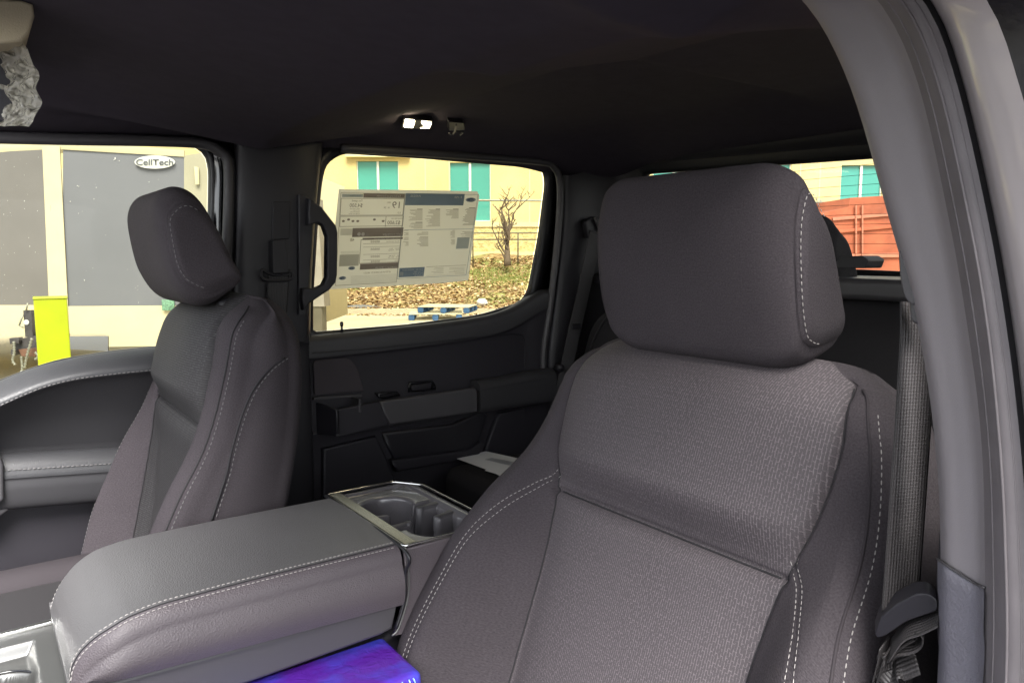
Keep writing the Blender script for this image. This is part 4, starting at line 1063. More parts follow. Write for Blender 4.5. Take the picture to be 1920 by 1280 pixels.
env = thing('envelope', at(900, 865, 'z', 1.007), 'white window envelope and papers lying on the rear seat cushion', 'envelope')
ep = [at(*p, 'z', 1.0085) for p in [(857, 860), (911, 846), (1000, 866), (990, 900), (912, 880)]]
prism('sheet', ep, (0, 0, .0012), MPAPER, env, 0)
ep2 = [at(*p, 'z', 1.0105) for p in [(909, 882), (918, 878), (1010, 890), (990, 920), (930, 888)]]
prism('folded_sheet', ep2, (0, 0, .0012), MPAPER, env, 0)
prism('address_window', [at(*p, 'z', 1.0112) for p in [(909, 861), (922, 858), (975, 868), (966, 874)]], (0, 0, .0004), MWIN, env, 0)

# ================================================================== SEAT BELTS, GRAB HANDLE
def ribbon(name, path, width, thick, mat_, par, wd, n=80):
    P = smoothpath(path, n); Wd = wd if callable(wd) else (lambda t: Vector(wd))
    L = [0]
    for i in range(1, n): L.append(L[-1]+(P[i]-P[i-1]).length)
    vs = []; uv = []; fs = []
    cs = [(-.5, 0), (-.42, .5), (0, .5), (.42, .5), (.5, 0), (.42, -.5), (0, -.5), (-.42, -.5)]
    for i, p in enumerate(P):
        t_ = (P[min(n-1, i+1)]-P[max(0, i-1)]).normalized(); wv = Wd(i/(n-1)); wv = (wv-t_*wv.dot(t_)).normalized(); nn = t_.cross(wv)
        for a, b_ in cs: vs.append(p+wv*a*width+nn*b_*thick); uv.append((a*width, L[i]))
    m = len(cs)
    for i in range(n-1):
        for k in range(m): fs.append((i*m+k, i*m+(k+1) % m, (i+1)*m+(k+1) % m, (i+1)*m+k))
    fs.append(tuple(range(m))[::-1]); fs.append(tuple((n-1)*m+k for k in range(m)))
    return mesh(name, vs, fs, mat_, par, True, uv)
# near belt (driver)
nb_ = thing('driver_seat_belt', at(1700, 600, 'x', .62), 'grey woven driver seat belt hanging in front of the near pillar', 'seat belt')
bp0 = at(1722, 590, 'x', .63)
bpath = [at(1722, 570, 'x', .640), at(1722, 640, 'x', .635), at(1712, 800, 'x', .630), at(1702, 950, 'x', .625), at(1694, 1060, 'x', .622), at(1688, 1140, 'x', .62)]
wdir = (at(1742, 900, 'x', .645)-at(1672, 900, 'x', .60)).normalized()
ribbon('webbing', bpath, .046, .0014, MWEB, nb_, wdir)
g0 = at(1712, 520, 'x', .60)
prism('upper_guide', roundpoly([at(*p, 'x', .585) for p in [(1683, 470), (1700, 455), (1716, 500), (1722, 560), (1712, 575), (1695, 560), (1686, 520)]], .006), (.03, 0, 0), MGREY, nb_, .006, 4)
prism('guide_bezel', roundpoly([at(*p, 'x', .600) for p in [(1702, 555), (1722, 545), (1738, 590), (1738, 612), (1706, 606)]], .006), (.02, 0, 0), MGREY, nb_, .005, 4)
tg = roundpoly([at(*p, 'x', .592) for p in [(1640, 1188), (1650, 1158), (1680, 1132), (1718, 1112), (1742, 1112), (1758, 1124), (1758, 1145), (1700, 1165), (1660, 1192), (1645, 1196)]], .004)
prism('latch_tongue', tg, (.022, .012, 0), MDARK, nb_, .006, 5)
lp = [at(*p, 'x', .60) for p in [(1672, 1215), (1700, 1175), (1735, 1160), (1765, 1145)]]
ribbon('webbing_fold', lp, .040, .0014, MWEB, nb_, (.8, .3, .2), 40)
lp = [at(*p, 'x', .602) for p in [(1668, 1218), (1690, 1195), (1728, 1172), (1732, 1188), (1715, 1200), (1685, 1206), (1674, 1225)]]
ribbon('webbing_fold', lp, .036, .0014, MWEB, nb_, (.8, .3, .2), 60)
lp = [at(*p, 'x', .600) for p in [(1658, 1205), (1655, 1225), (1646, 1262), (1650, 1272), (1660, 1240), (1668, 1215)]]
ribbon('webbing_fold', lp, .030, .0014, MWEB, nb_, (.9, .2, .1), 50)
lp = [at(*p, 'x', .603) for p in [(1668, 1218), (1670, 1240), (1675, 1255), (1682, 1240), (1700, 1232), (1716, 1225)]]
ribbon('webbing_fold', lp, .034, .0014, MWEB, nb_, (.5, .2, .8), 50)
lp = [at(*p, 'x', .612) for p in [(1680, 1215), (1680, 1250), (1676, 1300), (1670, 1380)]]
ribbon('webbing', lp, .046, .0014, MWEB, nb_, wdir, 40)
# far b pillar belt
fb_ = thing('passenger_seat_belt', at(515, 520, 'y', 1.45), 'black seat belt hanging from its pillar anchor beside the passenger headrest', 'seat belt')
ribbon('webbing', [at(*p, 'y', 1.435) for p in [(522, 515), (520, 560), (516, 600), (508, 640), (500, 700)]], .048, .0014, MWEBD, fb_, (1, 0, 0), 50)
prism('height_adjuster', roundpoly([at(*p, 'y', 1.425) for p in [(511, 450), (535, 449), (540, 480), (541, 512), (512, 514)]], .004), (0, .03, 0), MDARK, fb_, .004, 4)
prism('slider_track', roundpoly([at(*p, 'y', 1.452) for p in [(512, 378), (545, 378), (543, 448), (510, 450)]], .003), (0, .01, 0), MDARK, fb_, .002, 3)
tube('belt_ring', smoothpath([at(*p, 'y', 1.432) for p in [(492, 506), (489, 515), (495, 524), (520, 526), (543, 524), (549, 516), (545, 508), (538, 510), (520, 516), (502, 512)]], 60, True), .0035, MDARK, fb_, 8, True)
# rear belt
rb_ = thing('rear_seat_belt', at(1110, 410, 'x', 1.5), 'dark rear seat belt running down the far rear corner pillar', 'seat belt')
ribbon('webbing', [at(*p, 'y', 1.42) for p in [(1118, 435), (1108, 480), (1092, 560), (1080, 610), (1065, 680), (1052, 740)]], .046, .0014, MWEBD, rb_, (1, -.1, .3), 60)
prism('anchor_bezel', roundpoly([at(*p, 'y', 1.425) for p in [(1098, 415), (1116, 404), (1130, 430), (1122, 445), (1104, 448)]], .008), (0, .02, 0), MDARK, rb_, .004, 4)
tube('anchor_arm', [at(1116, 408, 'y', 1.418), at(1128, 436, 'y', 1.418)], .006, MGREY, rb_, 10)
box('belt_stop', at(1080, 612, 'y', 1.414), (.035, .006, .016), MDARK, rb_, .003)
tube('anchor_button', [at(1047, 688, 'y', 1.45), at(1051, 690, 'y', 1.41)], .012, MDARK, rb_, 14)

gh = thing('grab_handle', at(600, 480, 'y', 1.45), 'black angular grab handle bolted to the pillar beside the price sheet', 'grab handle')
hp = [(580, 372), (592, 380), (604, 388), (631, 423), (634, 436), (633, 515), (630, 530), (618, 544), (582, 568), (570, 582), (566, 560), (568, 540), (590, 541), (606, 534), (613, 520), (614, 444), (607, 424), (596, 418), (578, 422)]
prism('grip', [at(a, b_, 'y', 1.425) for a, b_ in hp], (0, .024, 0), MDARK, gh, .005, 4)
prism('mounting_pad', [at(a, b_, 'y', 1.446) for a, b_ in [(572, 365), (590, 378), (584, 480), (574, 590), (560, 590), (560, 365)]], (0, .015, 0), MPILD, gh, .003, 3)

# ================================================================== ROOF ITEMS
zl = head_z(.91, 1.40)
dl = thing('dome_lamp', (.91, 1.40, zl), 'small lit map lamp pair in the headliner above the rear door', 'interior lamp')
def on_roof(px, py, off=0.0):
    r = FW + RT*((px-960)/FPX) + UP*((640-py)/FPX); t0 = .5
    for k in range(4000):
        p = CAM+r*t0
        if .16 < p.y < 1.52 and p.z >= head_z(p.x, p.y)-off: return p
        if p.y >= 1.52: return p
        t0 += .001
    return p
def roofquad(pts, off): return [on_roof(a, b_, off) for a, b_ in pts]
prism('lamp_housing', roofquad([(757, 224), (812, 227), (809, 243), (753, 241)], .010), (0, .01, .02), MDARK, dl, .002)
MLAMP, t, n, b = nodemat('lamp_lens'); b.inputs['Emission Color'].default_value = (1, .86, .55, 1); b.inputs['Emission Strength'].default_value = 2.2; b.inputs['Base Color'].default_value = (.8, .7, .5, 1)
prism('lamp_lens', roofquad([(761, 227), (778, 228), (775, 240), (758, 239)], .015), (0, .002, .004), MLAMP, dl, .0005)
prism('lamp_lens', roofquad([(791, 228), (809, 232), (805, 241), (788, 241)], .015), (0, .002, .004), MLAMP, dl, .0005)
chk = thing('coat_hook', on_roof(856, 240), 'small black coat hook beside the lit lamp', 'coat hook')
prism('base', roundpoly(roofquad([(842, 229), (870, 231), (872, 244), (842, 246)], .012), .004), (0, .01, .012), MDARK, chk, .002)
hq = on_roof(856, 242, .02)
tube('hook', smoothpath(roofquad([(855, 234), (853, 246), (848, 252), (842, 250)], .028), 20), .0022, MGREY, chk, 8)
tube('hook', smoothpath(roofquad([(855, 247), (868, 248), (863, 253)], .028), 12), .0020, MGREY, chk, 8)

# sun visor in its film at the upper left
sv_ = thing('sun_visor', at(40, 100, 'y', .95), 'folded down sun visor wrapped in crumpled clear protective film at upper left', 'sun visor')
vp = [Vector((.080, .90, 1.850)), Vector((.0855, .90, 1.842)), Vector((.0865, .90, 1.815)), Vector((.070, .90, 1.800))]
top = [at(*p, 'y', .90) for p in [(-120, -10), (40, 0), (62, 8), (65, 30), (55, 62), (40, 79), (0, 82), (-120, 88)]]
prism('visor_panel', top, (0, .30, 0), mat('visor_cloth', (.42, .36, .25), .8, .5, 500, 'noise', dist=.001), sv_, .004)
random.seed(11)
fl = [at(*p, 'y', .92) for p in [(40, 78), (60, 112), (72, 140), (69, 165), (77, 192), (64, 224), (52, 238), (0, 237)]]
def filmfn(i, j):
    # j down, i leftwards (away); crumpled sheet
    edge = smoothpath(fl[:-1], 60)[j]; u = i/59
    p = edge+Vector((-.11*u, .12*u, .002*math.sin(u*8)))
    a = math.sin(31*u+ .45*j)*.003*ss(0, .1, u)+math.sin(57*u-.31*j+1.3)*.002+math.sin(13*u+.9*j)*.0016
    c = math.sin(.35*j+u*22)*.002
    return p+Vector((c*.6, (a+random.uniform(-.0007, .0007)), c*.3))
m, t, n, b = nodemat('clear_film'); b.inputs['Base Color'].default_value = (.50, .47, .38, 1); b.inputs['Roughness'].default_value = .10; b.inputs['Alpha'].default_value = .62
b.inputs['Coat Weight'].default_value = 1
tc = N(t, 'ShaderNodeTexCoord'); n2 = N(t, 'ShaderNodeTexNoise', Scale=45., Detail=4., Distortion=2.5); t.links.new(tc.outputs['Object'], n2.inputs['Vector'])
bp = N(t, 'ShaderNodeBump', Strength=1.0, Distance=.02); t.links.new(n2.outputs[0], bp.inputs['Height']); t.links.new(bp.outputs[0], b.inputs['Normal'])
gridmesh('film', 60, 60, filmfn, m, sv_)
prism('covered_panel', [at(*p, 'y', .955) for p in [(-60, 95), (38, 95), (62, 140), (60, 190), (45, 228), (-60, 228)]], (0, .02, 0), MDARK, sv_, .004)

# ================================================================== OUTSIDE (frame: a = camera right, b = away, seen from the truck)
RZ = YAW-math.pi/2
def E(a, b_, z=0): return C0+RT*a+FH*b_+Vector((0, 0, z))
def ething(name, a, b_, z, label, cat, group=None): return thing(name, E(a, b_, z), label, cat, group, RZ)
def eprism(name, quad, doff, mat_, par, bev=.01, seg=2):
    """quad: list of (a,b,z); doff: (da,db,dz)"""
    return prism(name, [E(*q) for q in quad], RT*doff[0]+FH*doff[1]+Vector((0, 0, doff[2])), mat_, par, bev, seg)
def ebox(name, a0, a1, b0_, b1_, z0, z1, mat_, par, bev=.01):
    return eprism(name, [(a0, b0_, z0), (a1, b0_, z0), (a1, b0_, z1), (a0, b0_, z1)], (0, b1_-b0_, 0), mat_, par, bev)
MLOT = mat('concrete_lot', (.50, .44, .30), .9, .6, 30, 'noise', var=.16, vscale=1.2, dist=.02)
MCURB = mat('curb_concrete', (.42, .37, .26), .9, .6, 40, 'noise', var=.15, vscale=3, dist=.02)
def groundmat():
    m, t, n, b = nodemat('leafy_ground'); b.inputs['Roughness'].default_value = .95
    tc = N(t, 'ShaderNodeTexCoord'); n1 = N(t, 'ShaderNodeTexNoise', Scale=.8, Detail=6.); n2 = N(t, 'ShaderNodeTexNoise', Scale=7., Detail=8.)
    t.links.new(tc.outputs['Object'], n1.inputs['Vector']); t.links.new(tc.outputs['Object'], n2.inputs['Vector'])
    c1 = N(t, 'ShaderNodeValToRGB'); c1.color_ramp.elements[0].color = (.13, .075, .03, 1); c1.color_ramp.elements[0].position = .35; c1.color_ramp.elements[1].color = (.46, .34, .16, 1); c1.color_ramp.elements[1].position = .66
    t.links.new(n2.outputs[0], c1.inputs[0])
    rg = N(t, 'ShaderNodeMapRange'); rg.inputs[1].default_value = .50; rg.inputs[2].default_value = .62; t.links.new(n1.outputs[0], rg.inputs[0])
    mx = N(t, 'ShaderNodeMix'); mx.data_type = 'RGBA'; t.links.new(rg.outputs[0], mx.inputs[0]); t.links.new(c1.outputs[0], mx.inputs[6]); mx.inputs[7].default_value = (.24, .25, .08, 1)
    t.links.new(mx.outputs[2], b.inputs['Base Color'])
    bp = N(t, 'ShaderNodeBump', Strength=1, Distance=.05); t.links.new(n2.outputs[0], bp.inputs['Height']); t.links.new(bp.outputs[0], b.inputs['Normal'])
    return m
MGRD = groundmat()
CB = 19.3
g = mesh('ground', [E(-150, 6.2), E(150, 6.2), E(150, CB), E(-150, CB)], [(0, 1, 2, 3)], MLOT, None, False); g['kind'] = 'structure'
g = mesh('unseen_dark_ground', [E(-150, -60), E(150, -60), E(150, 6.2), E(-150, 6.2)], [(0, 1, 2, 3)], mat('unseen_dark_ground', (.07, .07, .072), .9, .6, 60, 'noise', var=.2, vscale=3, dist=.01), None, False); g['kind'] = 'structure'  # unseen dark ground, added to cut light bounced up into the cab
g = mesh('far_ground', [E(-150, 26.9, 1.45), E(150, 26.9, 1.45), E(150, 300, 1.45), E(-150, 300, 1.45)], [(0, 1, 2, 3)], MGRD, None, False); g['kind'] = 'structure'
o = ebox('curb', -60, 60, CB, CB+.18, -.05, .14, MCURB, None, .02); o['kind'] = 'structure'
def slz(a, b_): 
    t_ = max(0, (b_-CB-.18)/(26.9-CB-.18)); return .13+1.36*(t_**.9)+.06*math.sin(a*1.3+b_)+.04*math.sin(a*3.1-b_*2.2)
o = gridmesh('grass_slope', 240, 60, lambda i, j: E(-25+50*i/239, CB+.18+(26.9-CB-.18)*j/59, slz(-25+50*i/239, CB+.18+(26.9-CB-.18)*j/59)), MGRD, None); o['kind'] = 'structure'
# fallen leaves
vs = []; fs = []; mi = []
random.seed(21)
for k in range(16000):
    b_ = CB-.6+(7.6)*random.random()**1.3; a = random.uniform(-6.5, 3.5)+random.gauss(0, .5)
    if b_ < CB and random.random() < .8: continue
    z = (slz(a, b_) if b_ > CB+.18 else (.145 if b_ > CB else .0))+.012; s_ = random.uniform(.03, .075)
    c = E(a, b_, z); an = random.uniform(0, 6.28); tl_ = random.uniform(-.8, .8)
    d1 = Vector((math.cos(an), math.sin(an), tl_*.6))*s_; d2 = Vector((-math.sin(an), math.cos(an), random.uniform(-.5, .9)))*s_*.6
    i0 = len(vs); vs += [c-d1, c-d2*.9, c+d1, c+d2]; fs.append((i0, i0+1, i0+2, i0+3)); mi.append(random.choice((0, 0, 0, 1, 1, 2)))
o = mesh('fallen_leaves', vs, fs, None, None, False, mats=[mat('leaf_tan', (.50, .36, .17), .8), mat('leaf_brown', (.20, .11, .05), .8), mat('leaf_pale', (.62, .52, .32), .8)], mi=mi)
tagit(o, 'brown fallen leaves scattered over the slope', 'leaves', kind='stuff')
vs = []; fs = []
for k in range(2600):
    a = random.gauss(-.35, 1.1); b_ = random.gauss(23.3, .9)
    if not CB+.5 < b_ < 26: continue
    c = E(a, b_, slz(a, b_)); an = random.uniform(0, 6.28); h = random.uniform(.05, .12)
    d = Vector((math.cos(an), math.sin(an), 0))*.012; i0 = len(vs); vs += [c-d, c+d, c+Vector((random.gauss(0, .03), random.gauss(0, .03), h))]; fs.append((i0, i0+1, i0+2))
o = mesh('grass_tuft', vs, fs, mat('grass_green', (.20, .24, .06), .8, var=.3), None, False); tagit(o, 'green grass patch on the leafy slope', 'grass', kind='stuff')

# building
BB = 27.0
MSTU = mat('yellow_stucco', (.60, .50, .235), .9, .6, 25, 'noise', var=.13, vscale=.9, dist=.02)
MSTL = mat('pale_trim', (.66, .58, .32), .9, var=.05)
MSPL = mat('split_face_block', (.58, .48, .22), .95, 1, 9, 'noise', var=.25, vscale=6, dist=.08)
MTEAL = mat('teal_glass', (.055, .30, .25), .12, var=.10, vscale=.5)
MWFR = mat('window_mullion', (.70, .72, .66), .5)
MJNT = mat('stucco_joint', (.42, .34, .15), .9)
bd = ething('office_building', 0, BB, 1.45, 'yellow stucco office building with teal windows beyond the fence', 'building')
wins = [(-5.51, -4.02, 2.7, 4.8), (-2.23, -.76, 2.70, 4.75), (11.68, 13.15, 2.6, 4.66), (1.6, 3.1, 2.7, 4.75), (5.0, 6.5, 2.7, 4.7), (8.4, 9.9, 2.7, 4.7), (-9.2, -7.7, 2.7, 4.8), (-12.9, -11.4, 2.7, 4.8), (15.0, 16.5, 2.7, 4.7)]
wins.sort()
bm = bmesh.new()
def bbx(a0, a1, z0, z1, b0_=BB, b1_=BB+.35, bmm=None):
    q = [E(a0, b0_, z0), E(a1, b0_, z0), E(a1, b0_, z1), E(a0, b0_, z1), E(a0, b1_, z0), E(a1, b1_, z0), E(a1, b1_, z1), E(a0, b1_, z1)]
    v = [bmm.verts.new(p) for p in q]
    for f in ((0, 1, 2, 3), (4, 5, 6, 7), (0, 1, 5, 4), (1, 2, 6, 5), (2, 3, 7, 6), (3, 0, 4, 7)): bmm.faces.new([v[i] for i in f])
ed = [-30]+[x for w_ in wins for x in w_[:2]]+[30]
for k in range(0, len(ed), 2): bbx(ed[k], ed[k+1], 2.66, 7.5, bmm=bm)
for (a0, a1, z0, z1) in wins: bbx(a0, a1, z1, 7.5, bmm=bm); bbx(a0, a1, 2.66, z0, bmm=bm)
bmobj('wall', bm, MSTU, bd, False, False)
bm = bmesh.new(); bbx(-30, 30, 1.2, 2.50, BB-.05, BB+.3, bm); bmobj('base_course', bm, MSPL, bd, False, False)
bm = bmesh.new(); bbx(-30, 30, 2.50, 2.66, BB-.10, BB+.3, bm); bmobj('ledge', bm, MSTL, bd, False, False)
bm = bmesh.new(); bbx(-30, 30, 1.45, 1.62, BB-.14, BB-.05, bm); bmobj('foot_ledge', bm, MSTL, bd, False, False)
bm = bmesh.new(); bbx(-5.85, -3.60, 4.92, 5.12, BB-.25, BB, bm); bmobj('canopy', bm, MSTL, bd, False, False)
for a in (-6.7, -3.1, -2.75+.5, .6, 1.15, 4.1, 7.5, 10.9, 10.2): 
    if any(w_[0] < a < w_[1] for w_ in wins): continue
    bm = bmesh.new(); bbx(a, a+.05, 2.66, 7.5, BB-.012, BB, bm); bmobj('wall_joint', bm, MSTL, bd, False, False)
bm = bmesh.new(); bbx(-30, 30, 5.6, 5.65, BB-.01, BB, bm); bmobj('wall_joint', bm, MJNT, bd, False, False)
for (a0, a1, z0, z1) in wins:
    bm = bmesh.new(); bbx(a0, a1, z0, z1, BB+.12, BB+.16, bm); wo = bmobj('window', bm, MTEAL, bd, False, False)
    bm = bmesh.new(); mdl = (a0+a1)/2
    bbx(mdl-.04, mdl+.04, z0, z1, BB+.05, BB+.12, bm); bbx(a0, a0+.03, z0, z1, BB+.06, BB+.12, bm); bbx(a1-.03, a1, z0, z1, BB+.06, BB+.12, bm); bbx(a0+.03, a1-.03, z0, z0+.03, BB+.06, BB+.12, bm)
    bmobj('mullion', bm, MWFR, wo, False, False)
# fence
fc = ething('railing_fence', 0, 25.4, 1.2, 'thin metal pipe fence in front of the yellow building', 'fence')
MPIPE = mat('fence_pipe', (.30, .30, .24), .5, metal=.5)
MPIPE2 = mat('rail_dark', (.10, .09, .06), .6)
zt_ = ab(960, 376, 25.4)[1]; zl_ = ab(960, 437, 25.4)[1]
tube('top_rail', [E(-14, 25.4, zt_+.08), E(0, 25.4, zt_), E(16, 25.4, zt_-.10)], .035, MPIPE, fc, 8)
for k in range(-4, 6):
    a = k*3.0+1.35; tube('post', [E(a, 25.4, 1.0), E(a, 25.4, zt_+.03)], .03, MPIPE, fc, 8)
rl = ething('low_rail', 0, 25.0, 1.3, 'low dark wooden rail at the foot of the yellow building', 'rail')
for py in (437, 449): 
    zz = ab(960, py, 25.0)[1]; tube('rail', [E(-14, 25.0, zz), E(16, 25.0, zz)], .022, MPIPE2, rl, 6)
for k in range(-8, 12):
    a = k*1.5+.2; tube('stake', [E(a, 25.0, 1.1), E(a, 25.0, ab(960, 436, 25.)[1])], .025, MPIPE2, rl, 6)
# bare shrub
MBARK = mat('bark', (.12, .09, .06), .9, 1, 40, 'noise', var=.3, vscale=12, dist=.02)
sa, sz = ab(952, 495, 23.8)
sh = ething('bare_shrub', sa, 23.8, sz, 'leafless pruned shrub standing before the yellow wall', 'shrub')
random.seed(9)
def limb(p, d, L_, r0, depth, vs, fs):
    pts = [p]; q = p.copy(); dd = d.normalized()
    for k in range(6):
        dd = (dd+Vector((random.gauss(0, .16), random.gauss(0, .16), random.gauss(.04, .10)))).normalized(); q = q+dd*L_/6; pts.append(q.copy())
    v, f = tube('', pts, lambda t_: r0*(1-.6*t_), None, 'raw', 6); b0_ = len(vs); vs += v; fs += [tuple(b0_+i for i in x) for x in f]
    if depth > 0:
        for k in range(3 if depth > 1 else 4):
            i = random.choice((2, 3, 4, 5, 6)); side = (RT*random.uniform(-1, 1)+FH*random.uniform(-.5, .5)+Vector((0, 0, random.uniform(.2, 1)))).normalized()
            limb(pts[i], side, L_*random.uniform(.35, .6), r0*.5, depth-1, vs, fs)
vs = []; fs = []; base = E(sa, 23.8, sz-.05); limb(base, Vector((0, 0, 1))+RT*.02, .95, .13, 0, vs, fs)
mesh('trunk', vs, fs, MBARK, sh)
vs = []; fs = []
for (pa, pz, ta, tz, r_) in ((.02, .9, .10, 2.05, .07), (0, .7, .52, 1.95, .05), (-.02, .8, -.35, 1.75, .05), (0, .3, -.75, 1.3, .045), (.05, 1.1, .35, 1.5, .04), (-.05, .15, -.45, .8, .04), (0, .5, -.30, 1.2, .04), (.0, 1.0, .22, 2.0, .05)):
    p = base+RT*pa+Vector((0, 0, pz)); q = base+RT*ta+Vector((0, 0, tz)); q = p+(q-p)*.82; limb(p, q-p, (q-p).length, r_*.85, 3, vs, fs)
mesh('branches', vs, fs, MBARK, sh)
# pallets
MPB = mat('pallet_blue', (.03, .09, .20), .7, .6, 40, 'noise', var=.3, vscale=8, dist=.01); MPW = mat('pallet_worn', (.50, .47, .33), .85, .6, 40, 'noise', var=.25, vscale=6, dist=.01)
def pallet(a, b_, z, rz, label, w_=1.25, d_=1.0):
    p = thing('wooden_pallet', E(a, b_, z), label, 'pallet', 'worn pallets at the kerb', RZ+rz)
    def lb(name, c, s, m_):
        bm = bmesh.new(); addbox(bm, c, s, .005, 1); me = bpy.data.meshes.new(name); bm.to_mesh(me); bm.free(); me.materials.append(m_); o = link(bpy.data.objects.new(name, me)); o.parent = p
    for k in range(7): lb('deck_board', (0, -d_/2+.06+k*(d_-.12)/6, .145), (w_, .10, .02), MPW)
    for x in (-w_/2+.07, 0, w_/2-.07):
        lb('stringer', (x, 0, .122), (.10, d_, .02), MPB)
        for y in (-d_/2+.07, 0, d_/2-.07): lb('block', (x, y, .066), (.14, .13, .09), MPB)
        lb('bottom_board', (x, 0, .010), (.11, d_, .02), MPB)
    return p
pa, pz = ab(815, 600, 17.6); pallet(pa, 17.9, 0.0, math.radians(4), 'lower worn blue pallet lying on the ground at the kerb')
pa, pz = ab(830, 590, 17.9); pallet(pa+.12, 18.05, .157, math.radians(-9), 'upper worn blue pallet stacked skewed on the other')
# litter
la, lz = ab(904, 583, 19.9)
lt = ething('plastic_bag', la, 19.9, lz, 'small crumpled white bag lying on the leafy slope', 'bag')
bm = bmesh.new(); bmesh.ops.create_icosphere(bm, subdivisions=3, radius=.14)
for v in bm.verts: v.co = v.co*(1+random.uniform(-.25, .25)); v.co.z *= .7
bmesh.ops.translate(bm, vec=E(la, 19.9, slz(la, 19.9)+.06), verts=bm.verts); bmobj('crumpled_film', bm, MPAPER, lt, True, False)

# grey box trailer
MTRG = mat('trailer_grey', (.17, .175, .19), .35, .3, 60, 'noise', var=.06, vscale=1.5, dist=.002)
MTRG2 = mat('trailer_brown_grey', (.17, .16, .15), .4, var=.08, vscale=2)
MTRC = mat('trailer_cream', (.60, .54, .34), .5, var=.04)
MTRL = mat('trailer_rear', (.36, .34, .24), .5, var=.05)
TB = 7.7
tr = ething('box_trailer', -4.3, TB, 0, 'big grey enclosed trailer with cream corner post, parked beyond the front window', 'trailer')
def face(name, pts, mat_, off=.02): return eprism(name, pts, (0, off, 0), mat_, tr, .004)
def TA(px, py, b_): a, z = ab(px, py, b_); return (a, b_, z)
def kx(px): return ab(px, 475, 1.0)[0]
def bat(px):
    px1, b1, px2, b2 = (105, 7.7, 345, 8.25) if px > 105 else (105, 7.7, -300, 8.2)
    a1, a2 = kx(px1)*b1, kx(px2)*b2; m_ = (a2-a1)/(b2-b1)
    return (a1-m_*b1)/(kx(px)-m_)
def tq(name, pts, mat_, lay=0.): 
    q = [TA(px, py, bat(px)-lay) for px, py in pts]; return eprism(name, q, (0, .02, 0), mat_, tr, 0)
tq('side_panel', [(118, 278), (345, 292), (345, 574), (118, 574)], MTRG)
tq('front_panel', [(-300, 300), (95, 280), (95, 572), (-300, 572)], MTRG2)
tq('corner_post', [(79, 274), (111, 274), (130, 645), (95, 645)], MTRC, .025)
tq('top_rail', [(-500, 300), (105, 262), (345, 282), (345, 294), (110, 280), (-500, 322)], MTRC, .012)
tq('side_skirt', [(125, 574), (420, 572), (420, 646), (200, 650), (200, 625), (125, 625)], MTRC, .014)
tq('front_skirt', [(-500, 572), (100, 572), (100, 628), (-500, 628)], MTRC, .010)
tq('rear_panel', [(345, 292), (440, 276), (440, 600), (345, 574)], MTRL, .004)
tq('frame_rail', [(118, 631), (202, 630), (202, 658), (118, 654)], MTRG, .03)
tq('door_handle', [(364, 312), (372, 314), (373, 346), (366, 346)], MTRC, .04)
tq('placard', [(303, 562), (326, 562), (326, 582), (304, 582)], mat('green_placard', (.14, .28, .18), .6, .5, 300, var=.6, vscale=60), .05)
eprism('box_body', [(-9, TB+1.6, .6), (-2.6, TB+1.6, .6), (-2.6, TB+1.6, 2.58), (-9, TB+1.6, 2.58)], (0, 2.5, 0), MTRC, tr, .01)
MLOGO = mat('logo_white', (.60, .60, .56), .5, var=.02); MLOGT = mat('logo_letter', (.10, .11, .12), .5)
def tp(px, py, lay): b_ = bat(px)-lay; a_, z_ = ab(px, py, b_); return E(a_, b_, z_)
prism('logo_oval', [tp(290+38*math.cos(a), 304+12.5*math.sin(a), .03) for a in [2*math.pi*k/48 for k in range(48)]], FH*.008, MLOGO, tr, 0)
cu = bpy.data.curves.new('t', 'FONT'); cu.body = 'CellTech'; cu.size = 1; cu.align_x = 'CENTER'; cu.offset = .012; o = link(bpy.data.objects.new('t', cu)); bpy.context.view_layer.update()
me = bpy.data.meshes.new_from_object(o); bpy.data.objects.remove(o)
for v in me.vertices: v.co = tp(290+v.co.x*19.5, 309.5-v.co.y*15.5, .036)
me.materials.append(MLOGT); parent(link(bpy.data.objects.new('lettering', me)), tr)
# scratches and dirt flecks
vs = []; fs = []; random.seed(4)
for k in range(75):
    px = random.uniform(125, 340) if random.random() < .6 else random.uniform(0, 75); py = random.uniform(290, 568); s_ = random.uniform(.0015, .004)*(2 if random.random() < .1 else 1)
    a, z = ab(px, py, bat(px)-.006); c = E(a, bat(px)-.006, z); d = RT*s_; u_ = Vector((0, 0, s_*random.uniform(.5, 2)))
    i0 = len(vs); vs += [c-d-u_, c+d-u_*.3, c+d*.6+u_, c-d*.8+u_*.8]; fs.append((i0, i0+1, i0+2, i0+3))
mesh('paint_chips', vs, fs, MLOGO, tr, False)
# hitch jack in front of the trailer
jk = ething('trailer_jack', *ab(35, 600, 7.2)[:1], 7.2, 0, 'black trailer tongue with upright jack and chains beside the yellow post', 'trailer jack')
MJK = mat('jack_black', (.06, .055, .055), .5, var=.3, vscale=20)
def jq(name, pts, b_=7.2, th=.07, mat_=MJK): 
    return eprism(name, [(*[ab(px, py, b_)[0]], b_, ab(px, py, b_)[1]) for px, py in pts], (0, th, 0), mat_, jk, .004)
jq('jack_tube', [(43, 582), (58, 582), (62, 632), (47, 632)])
jq('tongue_beam', [(22, 638), (72, 628), (74, 658), (24, 662)])
jq('coupler', [(17, 634), (34, 633), (36, 644), (18, 645)], 7.15); jq('coupler_latch', [(20, 655), (30, 655), (30, 666), (20, 666)], 7.15)
jq('lower_bracket', [(34, 655), (70, 652), (66, 668), (40, 668)], 7.18, .05, mat('rusty_brown', (.16, .08, .05), .8))
lc = ab(49, 604, 7.19); prism('reflector', [E(lc[0]+.025*math.cos(a), 7.19, lc[1]+.025*math.sin(a)) for a in [2*math.pi*k/20 for k in range(20)]], FH*.01, MLOGO, jk, 0)
